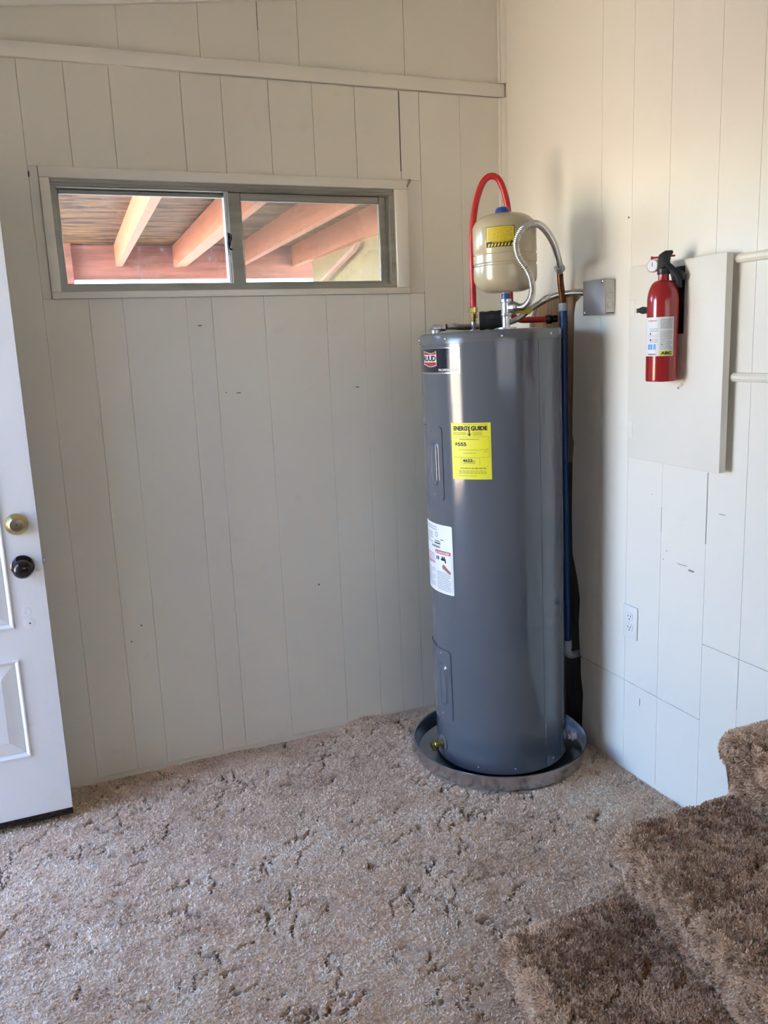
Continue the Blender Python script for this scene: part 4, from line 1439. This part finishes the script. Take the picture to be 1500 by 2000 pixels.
# ------------------------------------------------------------------ junction box
jb = thing('junction_box', (-0.004, -0.630, 1.628), 'square grey steel electrical junction box on the wall beside the heater', 'junction box')
JY0, JY1, JZ0, JZ1, JX = -0.688, -0.573, 1.573, 1.684, -0.044
MB().box(JX, -0.004, JY0, JY1, JZ0, JZ1).build('box_body', 'box_steel_side', jb, bevel=0.003)
MB().box(JX - 0.003, JX - 0.0002, JY0 - 0.001, JY1 + 0.001, JZ0 - 0.001, JZ1 + 0.001).build('cover_plate', 'box_steel', jb, bevel=0.0012)
for z in (1.602, 1.632, 1.662):
    ko = MB()
    ko.lathe([(0.0118, 0), (0.0118, 0.0012), (0.0104, 0.0016), (0.0100, 0.0004)], 28, (-0.023, JY0 + 0.0002, z), (0, -1, 0))
    ko.build('knockout', 'box_steel_side', jb, smooth=True, angle=30)
for (y, z) in ((JY0 + 0.010, JZ1 - 0.006), (JY1 - 0.010, JZ0 + 0.008)):
    MB().lathe([(0.0055, 0), (0.0055, 0.002), (0.004, 0.0036), (0.001, 0.004)], 16, (JX - 0.003, y, z), (-1, 0, 0)).build('screw', 'chrome', jb, smooth=True)
MB().box(JX + 0.004, -0.010, JY0 - 0.0008, JY0 + 0.0003, JZ0 + 0.002, JZ0 + 0.005).build('ear_slot', 'slot_dark', jb)

# ------------------------------------------------------------------ power outlet
ol = thing('power_outlet', (-0.004, -0.795, 0.546), 'white duplex power outlet low on the wall right of the heater', 'outlet')
MB().box(-0.0095, -0.004, -0.831, -0.759, 0.489, 0.604).build('cover_plate', 'white_plastic', ol, bevel=0.0028, seg=3)
for zc in (0.566, 0.527):
    prof = []
    for k in range(28):
        a = 2 * PI * k / 28
        prof.append((-0.795 + 0.0168 * math.cos(a), zc + max(-0.0135, min(0.0135, 0.0168 * math.sin(a)))))
    rc = MB().prism(prof, 0, -0.0118, -0.0094).build('receptacle', 'white_plastic', ol, bevel=0.0006, seg=1)
    for (dy, hh) in ((-0.0062, 0.0085), (0.0062, 0.0070)):
        MB().box(-0.0121, -0.0117, -0.795 + dy - 0.0013, -0.795 + dy + 0.0013, zc + 0.0005 - hh / 2 + 0.002, zc + 0.002 + hh / 2).build('slot', 'slot_dark', rc)
    MB().lathe([(0.0025, 0), (0.0025, 0.0004)], 12, (-0.0117, -0.795, zc - 0.0085), (-1, 0, 0)).build('ground_slot', 'slot_dark', rc)
MB().lathe([(0.003, 0), (0.002, 0.0012)], 12, (-0.0095, -0.795, 0.5465), (-1, 0, 0)).build('screw', 'white_plastic', ol, smooth=True)

# ------------------------------------------------------------------ cabinet door hinged on the wall (slightly ajar)
HY = -0.790
ang = math.atan2(0.018, 0.42)
cab = thing('cabinet_door', (-0.0045, HY, 1.11), 'flush cream cabinet door on the wall behind the red extinguisher, slightly ajar', 'cabinet door', rot=(0, 0, -ang))
OFF[cab.name] = Vector((0, 0, 1.11))
MB().box(-0.024, -0.001, -0.421, 0.0, 1.112, 1.708).build('board', 'cabinet_paint', cab, bevel=0.0015)
for z in (1.205, 1.585):
    MB().box(-0.0252, -0.0238, -0.030, -0.001, z - 0.026, z + 0.026).build('hinge_leaf', 'cabinet_paint', cab, bevel=0.0012)
MB().prism([(-0.262, 1.352), (-0.254, 1.346), (-0.247, 1.350), (-0.250, 1.358), (-0.258, 1.360)], 0, -0.0252, -0.0236).build('paint_chip', 'caulk', cab)
MB().prism([(-0.247, 1.342), (-0.241, 1.340), (-0.239, 1.346), (-0.244, 1.348)], 0, -0.0252, -0.0236).build('paint_chip', 'dirty_edge', cab)

# ------------------------------------------------------------------ fire extinguisher and its bracket
EX, EY = -0.090, -1.016
EB = 1.366
ext = thing('fire_extinguisher', (EX, EY, EB), 'small red fire extinguisher hanging on the cabinet door, with a white ABC label', 'fire extinguisher')
ER = 0.0445


def el_(prof, name, m, n=48, par=ext, c=(EX, EY, 0), ax=(0, 0, 1), ang=35):
    return MB().lathe(prof, n, c, ax).build(name, m, par, smooth=True, angle=ang)


pf = [(0.030, EB + 0.004), (ER - 0.004, EB), (ER - 0.001, EB + 0.0012), (ER, EB + 0.005), (ER, 1.590)]
for k in range(1, 11):
    t = k / 10
    pf.append((ER - (ER - 0.0155) * (t ** 1.9), 1.590 + 0.062 * math.sin(t * PI / 2)))
pf += [(0.0148, 1.662), (0.0148, 1.672)]
el_(pf, 'cylinder', 'extinguisher_red', 64)
el_([(0.017, 1.668), (0.018, 1.671), (0.018, 1.684), (0.014, 1.688), (0.014, 1.694)], 'valve_collar', 'black_plastic', 24)
# camera-side direction of the valve body: gauge points to the heater side, handle to the wall
vb = MB()
vb.prism([(-0.018, 1.684), (0.012, 1.681), (0.032, 1.660), (0.040, 1.630), (0.052, 1.628), (0.047, 1.665), (0.026, 1.692), (0.016, 1.700), (0.018, 1.718), (0.024, 1.726), (0.024, 1.733), (0.004, 1.733), (-0.004, 1.729), (-0.014, 1.722), (-0.017, 1.705)], 1, -0.013, 0.013)
VD = Vector((0.70, -0.71, 0)).normalized()
VS = Vector((0.71, 0.70, 0)).normalized()
vb.xf(lambda p: Vector((EX, EY, 0)) + VD * p[0] + VS * p[1] + Vector((0, 0, p[2])))
vb.build('valve_head', 'black_plastic', ext, bevel=0.003)
ch = MB().prism([(0.014, 1.692), (0.038, 1.684), (0.060, 1.668), (0.060, 1.652), (0.048, 1.646), (0.024, 1.647), (0.019, 1.665)], 1, -0.010, 0.010)
ch.xf(lambda p: Vector((EX, EY, 0)) + VD * p[0] + VS * p[1] + Vector((0, 0, p[2])))
ch.build('carry_handle', 'black_plastic', ext, bevel=0.002)
gd = Vector((-0.80, 0.20, 0)).normalized()
gd = Vector((-0.95, -0.34, 0.04)).normalized()
gc = Vector((EX, EY, 1.690)) + Vector((-0.018, 0.022, 0.004))
MB().cyl(Vector((EX, EY, 1.690)), gc, 0.008, 14).build('gauge_stem', 'black_plastic', ext)
gg = MB().lathe([(0.017, -0.006), (0.0185, -0.004), (0.0185, 0.006), (0.016, 0.0075)], 32, gc, gd).build('gauge_rim', 'gauge_ring', ext, smooth=True, angle=30)
MB().lathe([(0.0155, 0.006), (0.0155, 0.0079)], 28, gc, gd).build('gauge_dial', 'gauge_face', gg)
nd = MB()
nd.box(-0.0009, 0.0009, -0.002, 0.008, 0, 0.0004)
e1 = gd.cross(Vector((0, 0, 1))).normalized()
e2 = e1.cross(gd)
nd.xf(lambda p: gc + gd * (0.0080 + p[2]) + e1 * p[0] + e2 * p[1])
nd.build('gauge_needle', 'print_black', gg)
pn = MB().tube([Vector((EX, EY, 1.716)) - VD * 0.033, Vector((EX, EY, 1.7185)) + VD * 0.030], 0.0026, 10)
pn.tube([Vector((EX, EY, 1.716)) - VD * 0.036, Vector((EX, EY, 1.716)) - VD * 0.030], 0.0045, 10)
pn.build('safety_pin', 'pin_red', ext, smooth=True)
# label wraps the front, centred a little towards the heater
lc = math.atan2(-2.99443 - EY, -1.78928 - EX)          # outward heading of the label's middle (towards the room)
lab0, lab1, lz0, lz1 = lc - R(98), lc + R(38), 1.4395, 1.549


def exp_(R_, th_, z):
    # th_ grows to the right as seen from the room
    return (EX + R_ * math.cos(lc + th_), EY + R_ * math.sin(lc + th_), z)


def ext_patch(a0, a1, z0, z1, th, n=36):
    rr = []
    for k in range(n + 1):
        a = a0 + (a1 - a0) * k / n
        rr.append([exp_(ER - 0.0005, a, z0), exp_(ER + th, a, z0), exp_(ER + th, a, z1), exp_(ER - 0.0005, a, z1)])
    return MB().rings(rr)


A0, A1 = R(-88), R(43)
exl = ext_patch(A0, A1, lz0, lz1, 0.0004).build('instruction_label', 'label_white', ext, smooth=True)
exl['label'] = 'white instruction label with ABC on yellow'
em = lambda uu, v: exp_(ER + 0.0009, uu, v)
ea = lambda t: A0 + (A1 - A0) * t
ev = lambda t: lz1 - (lz1 - lz0) * t
ext_patch(ea(0.60), ea(0.985), ev(0.985), ev(0.87), 0.0007, 14).build('class_field', 'label_yellow', exl, smooth=True)
b = MB()
word(exl, 'print_black', 'ABC', ea(0.64), ea(0.94), ev(0.965), ev(0.885), 0.04, lambda uu, v: exp_(ER + 0.0013, uu, v))
for (x0, x1, t0, t1) in ((0.30, 0.345, 0.44, 0.40), (0.30, 0.345, 0.60, 0.56), (0.655, 0.685, 0.71, 0.69)):
    rect2d(b, ea(x0), ea(x1), ev(t0), ev(t1), em, 2)
textlines(b, ea(0.25), ea(0.50), ev(0.965), ev(0.935), 1, em, 0.8, seed=47)
b.build('fine_print', 'print_black', exl)
b = MB()
textlines(b, ea(0.62), ea(0.965), ev(0.30), ev(0.04), 11, em, 0.5, seed=41)
textlines(b, ea(0.62), ea(0.965), ev(0.84), ev(0.35), 15, em, 0.36, seed=42)
textlines(b, ea(0.30), ea(0.55), ev(0.38), ev(0.28), 3, em, 0.4, seed=43)
textlines(b, ea(0.30), ea(0.55), ev(0.66), ev(0.54), 3, em, 0.4, seed=44)
b.build('fine_print', 'print_grey', exl)
b = MB()
textlines(b, ea(0.24), ea(0.52), ev(0.12), ev(0.06), 1, em, 0.7, seed=45)
textlines(b, ea(0.24), ea(0.55), ev(0.52), ev(0.44), 2, em, 0.4, seed=46)
b.build('warning_print', 'print_pink', exl)
b = MB()
for x in (0.24, 0.33, 0.43):
    rect2d(b, ea(x), ea(x + 0.07), ev(0.83), ev(0.69), em, 2)
b.build('class_icons', 'print_blue', exl)

brk = thing('wall_bracket', (-0.034, -1.02, 1.50), 'black plastic bracket and strap holding the red extinguisher', 'bracket')
MB().box(-0.043, -0.0405, -1.048, -1.000, 1.500, 1.690).build('back_plate', 'black_plastic', brk, bevel=0.001)
MB().box(-0.0405, -0.034, -1.036, -1.012, 1.52, 1.67).build('mount_block', 'black_plastic', brk)
bs = MB()
bs.prism([(0.0, 1.562), (0.014, 1.561), (0.026, 1.566), (0.031, 1.564), (0.031, 1.578), (0.026, 1.577), (0.014, 1.582), (0.0, 1.580)], 1, -0.004, 0.004)
sd = Vector((-0.10, 0.99, 0)).normalized()
ss = Vector((0.99, 0.10, 0)).normalized()
so = Vector((EX, EY, 0)) + Vector((-0.022, 0.0405, 0))
bs.xf(lambda p: so + Vector((-0.55, 0.83, 0)).normalized() * p[0] + Vector((0.83, 0.55, 0)).normalized() * p[1] + Vector((0, 0, p[2])))
bs.build('strap_clip', 'black_plastic', brk, bevel=0.001)

# ------------------------------------------------------------------ outside: carport roof seen through the window
UZ = 2.086                     # rafter undersides
RD = 0.142                     # rafter depth
FY = 3.0                       # far beam
DXDY = 0.040
raft_far = [-1.178, -0.757, -0.36, 0.04]
rl = ['leftmost salmon painted rafter seen through the high window', 'salmon rafter with a short block nailed to its side', 'salmon rafter crossing the upper middle of the screened pane', 'rightmost salmon rafter above the yellow board wall outside']
for xf, lb in zip(raft_far, rl):
    xn_ = xf - DXDY * (FY - 0.14)
    m_ = MB()
    w = 0.021
    m_.add([(xn_ - w, 0.14, UZ), (xn_ + w, 0.14, UZ), (xf + w, FY, UZ), (xf - w, FY, UZ), (xn_ - w, 0.14, UZ + RD), (xn_ + w, 0.14, UZ + RD), (xf + w, FY, UZ + RD), (xf - w, FY, UZ + RD)],
           [(0, 3, 2, 1), (4, 5, 6, 7), (0, 1, 5, 4), (1, 2, 6, 5), (2, 3, 7, 6), (3, 0, 4, 7)])
    tag(m_.build('rafter', 'rafter_paint', origin=((xf + xn_) / 2, 1.57, UZ), bevel=0.002, seg=1), lb, 'rafter', 'carport rafters outside the window')
blk = thing('rafter_block', (-0.85, 2.0, UZ), 'short salmon block with dark end grain nailed beside a rafter', 'block')
xa = lambda y: -0.757 - DXDY * (FY - y) - 0.0225
MB().add([(xa(0.95) - 0.040, 0.95, UZ - 0.004), (xa(0.95), 0.95, UZ - 0.004), (xa(FY) - 0.001, FY - 0.001, UZ - 0.004), (xa(FY) - 0.040, FY - 0.001, UZ - 0.004),
          (xa(0.95) - 0.040, 0.95, UZ + 0.135), (xa(0.95), 0.95, UZ + 0.135), (xa(FY) - 0.001, FY - 0.001, UZ + 0.135), (xa(FY) - 0.040, FY - 0.001, UZ + 0.135)],
         [(0, 3, 2, 1), (4, 5, 6, 7), (0, 1, 5, 4), (1, 2, 6, 5), (2, 3, 7, 6), (3, 0, 4, 7)]).build('timber', 'rafter_paint', blk)
MB().box(xa(0.95) - 0.040, xa(0.95), 0.947, 0.9497, UZ - 0.004, UZ + 0.135).build('end_grain', 'end_grain', blk)
deck = thing('carport_roof', (-1.0, 1.6, UZ + RD), 'weathered plywood carport roof deck above the rafters', 'roof')
for (y0, y1) in ((0.13, 1.05), (1.053, 2.27), (2.273, 3.48), (3.483, 4.7)):  # roof lengthened unseen past the beam to shade the ground below
    MB().box(-2.3, 0.9, y0, y1, UZ + RD + 0.001, UZ + RD + 0.016).build('plywood_sheet', 'plywood', deck)
tag(MB().box(-2.3, 0.9, FY + 0.002, FY + 0.042, 2.006, 2.226).build('header_beam', 'beam_paint', origin=None, bevel=0.002, seg=1), 'red brown header beam across the far end of the carport', 'beam')
tag(MB().box(-1.56, -1.47, FY - 0.06, FY, -0.15, 2.24).build('carport_post', 'beam_paint', bevel=0.003, seg=1), 'dark red carport post at the left edge of the window view', 'post')
# yellow board side wall under the rightmost rafter
yw = thing('board_wall', (0.0, 1.7, -0.15), 'pale yellow vertical board wall along the carport side', 'wall')
yy = 0.35
k = 0
rw = random.Random(4)
while yy < 2.45:
    w = (0.19, 0.17, 0.21, 0.18)[k % 4]
    gap = 0.028 if k in (3, 4) else 0.004
    xw = 0.04 - DXDY * (FY - yy) + 0.02
    MB().box(xw, xw + 0.018, yy, yy + w - gap, -0.12, UZ - 0.004).build('board', 'yellow_boards', yw)
    yy += w
    k += 1
br = thing('diagonal_brace', (-0.04, 2.0, 1.9), 'thin pinkish diagonal brace against the yellow boards', 'brace')
MB().add([(-0.035, 2.35, 1.90), (-0.010, 2.35, 1.90), (-0.035, 2.42, 1.87), (-0.010, 2.42, 1.87), (-0.06, 1.50, 2.070), (-0.035, 1.50, 2.070), (-0.06, 1.56, 2.030), (-0.035, 1.56, 2.030)],
         [(0, 1, 5, 4), (2, 6, 7, 3), (0, 4, 6, 2), (1, 3, 7, 5), (4, 5, 7, 6), (0, 2, 3, 1)]).build('timber', 'pink_board', br)
# far fence and bits of the yard under the beam
fe = thing('yard_fence', (-0.3, 6.0, -0.15), 'bright yard fence of pale boards glimpsed below the beam', 'fence')
x = -4.0
k = 0
cols_ = ['white_boards', 'white_boards', 'yellow_boards', 'white_boards', 'yellow_boards', 'white_boards', 'pink_board', 'yellow_boards', 'slate_blue', 'white_boards']
while x < 3.0:
    w = 0.17
    MB().box(x, x + w - 0.012, 6.0, 6.02, -0.13, 2.10 + 0.02 * math.sin(k * 1.7)).build('board', cols_[k % 10], fe)
    x += w
    k += 1
gr = MB()
gr.box(-40, 40, 0.12, 60, -0.35, -0.15).box(-40, 40, -60, YF - 0.13, -0.35, -0.15).box(-40, XL - 0.13, YF - 0.13, 0.12, -0.35, -0.15).box(2.31, 40, YF - 0.13, 0.12, -0.35, -0.15)
tag(MB().box(-14.0, 9.0, 0.60, 16.0, -0.149, -0.12).build('added_dark_slab', 'slab_grey'), 'dark drive surface added out of view to cut light bounced into the carport', 'slab', kind='structure')  # added unseen dark surface, lowers the bounce onto rafters and deck
pd = thing('added_dark_deck', (-3.7, -0.7, -0.15), 'dark board deck added out of view to dim the ground by the doorway', 'deck')  # added unseen dark boards, cut bounce and reflection near the doorway
for k in range(15):
    MB().box(-2.80 - 0.145 * (k + 1) + 0.006, -2.80 - 0.145 * k, -1.37, 0.55, -0.149, -0.045).build('board', 'added_dark_wood', pd)
tag(MB().box(-5.2, -2.79, -1.50, -1.38, -0.149, 2.0).build('light_block_wall', 'added_dark_wood'), 'brown wall added out of view to keep doorway light off the back wall', 'wall', kind='structure')  # added unseen, blocks oblique daylight from the back wall and door
tag(gr.build('ground', 'ground_tan'), 'sunlit tan ground outside the house', 'ground', kind='structure')

# print too small to pick apart stays joined
for o in bpy.data.objects:
    if o.type == 'MESH' and o.name.split('.')[0] in ('fine_print', 'lettering', 'warning_print', 'hazard_stripes', 'pictogram', 'class_icons', 'silver_border'):
        o['kind'] = 'stuff'
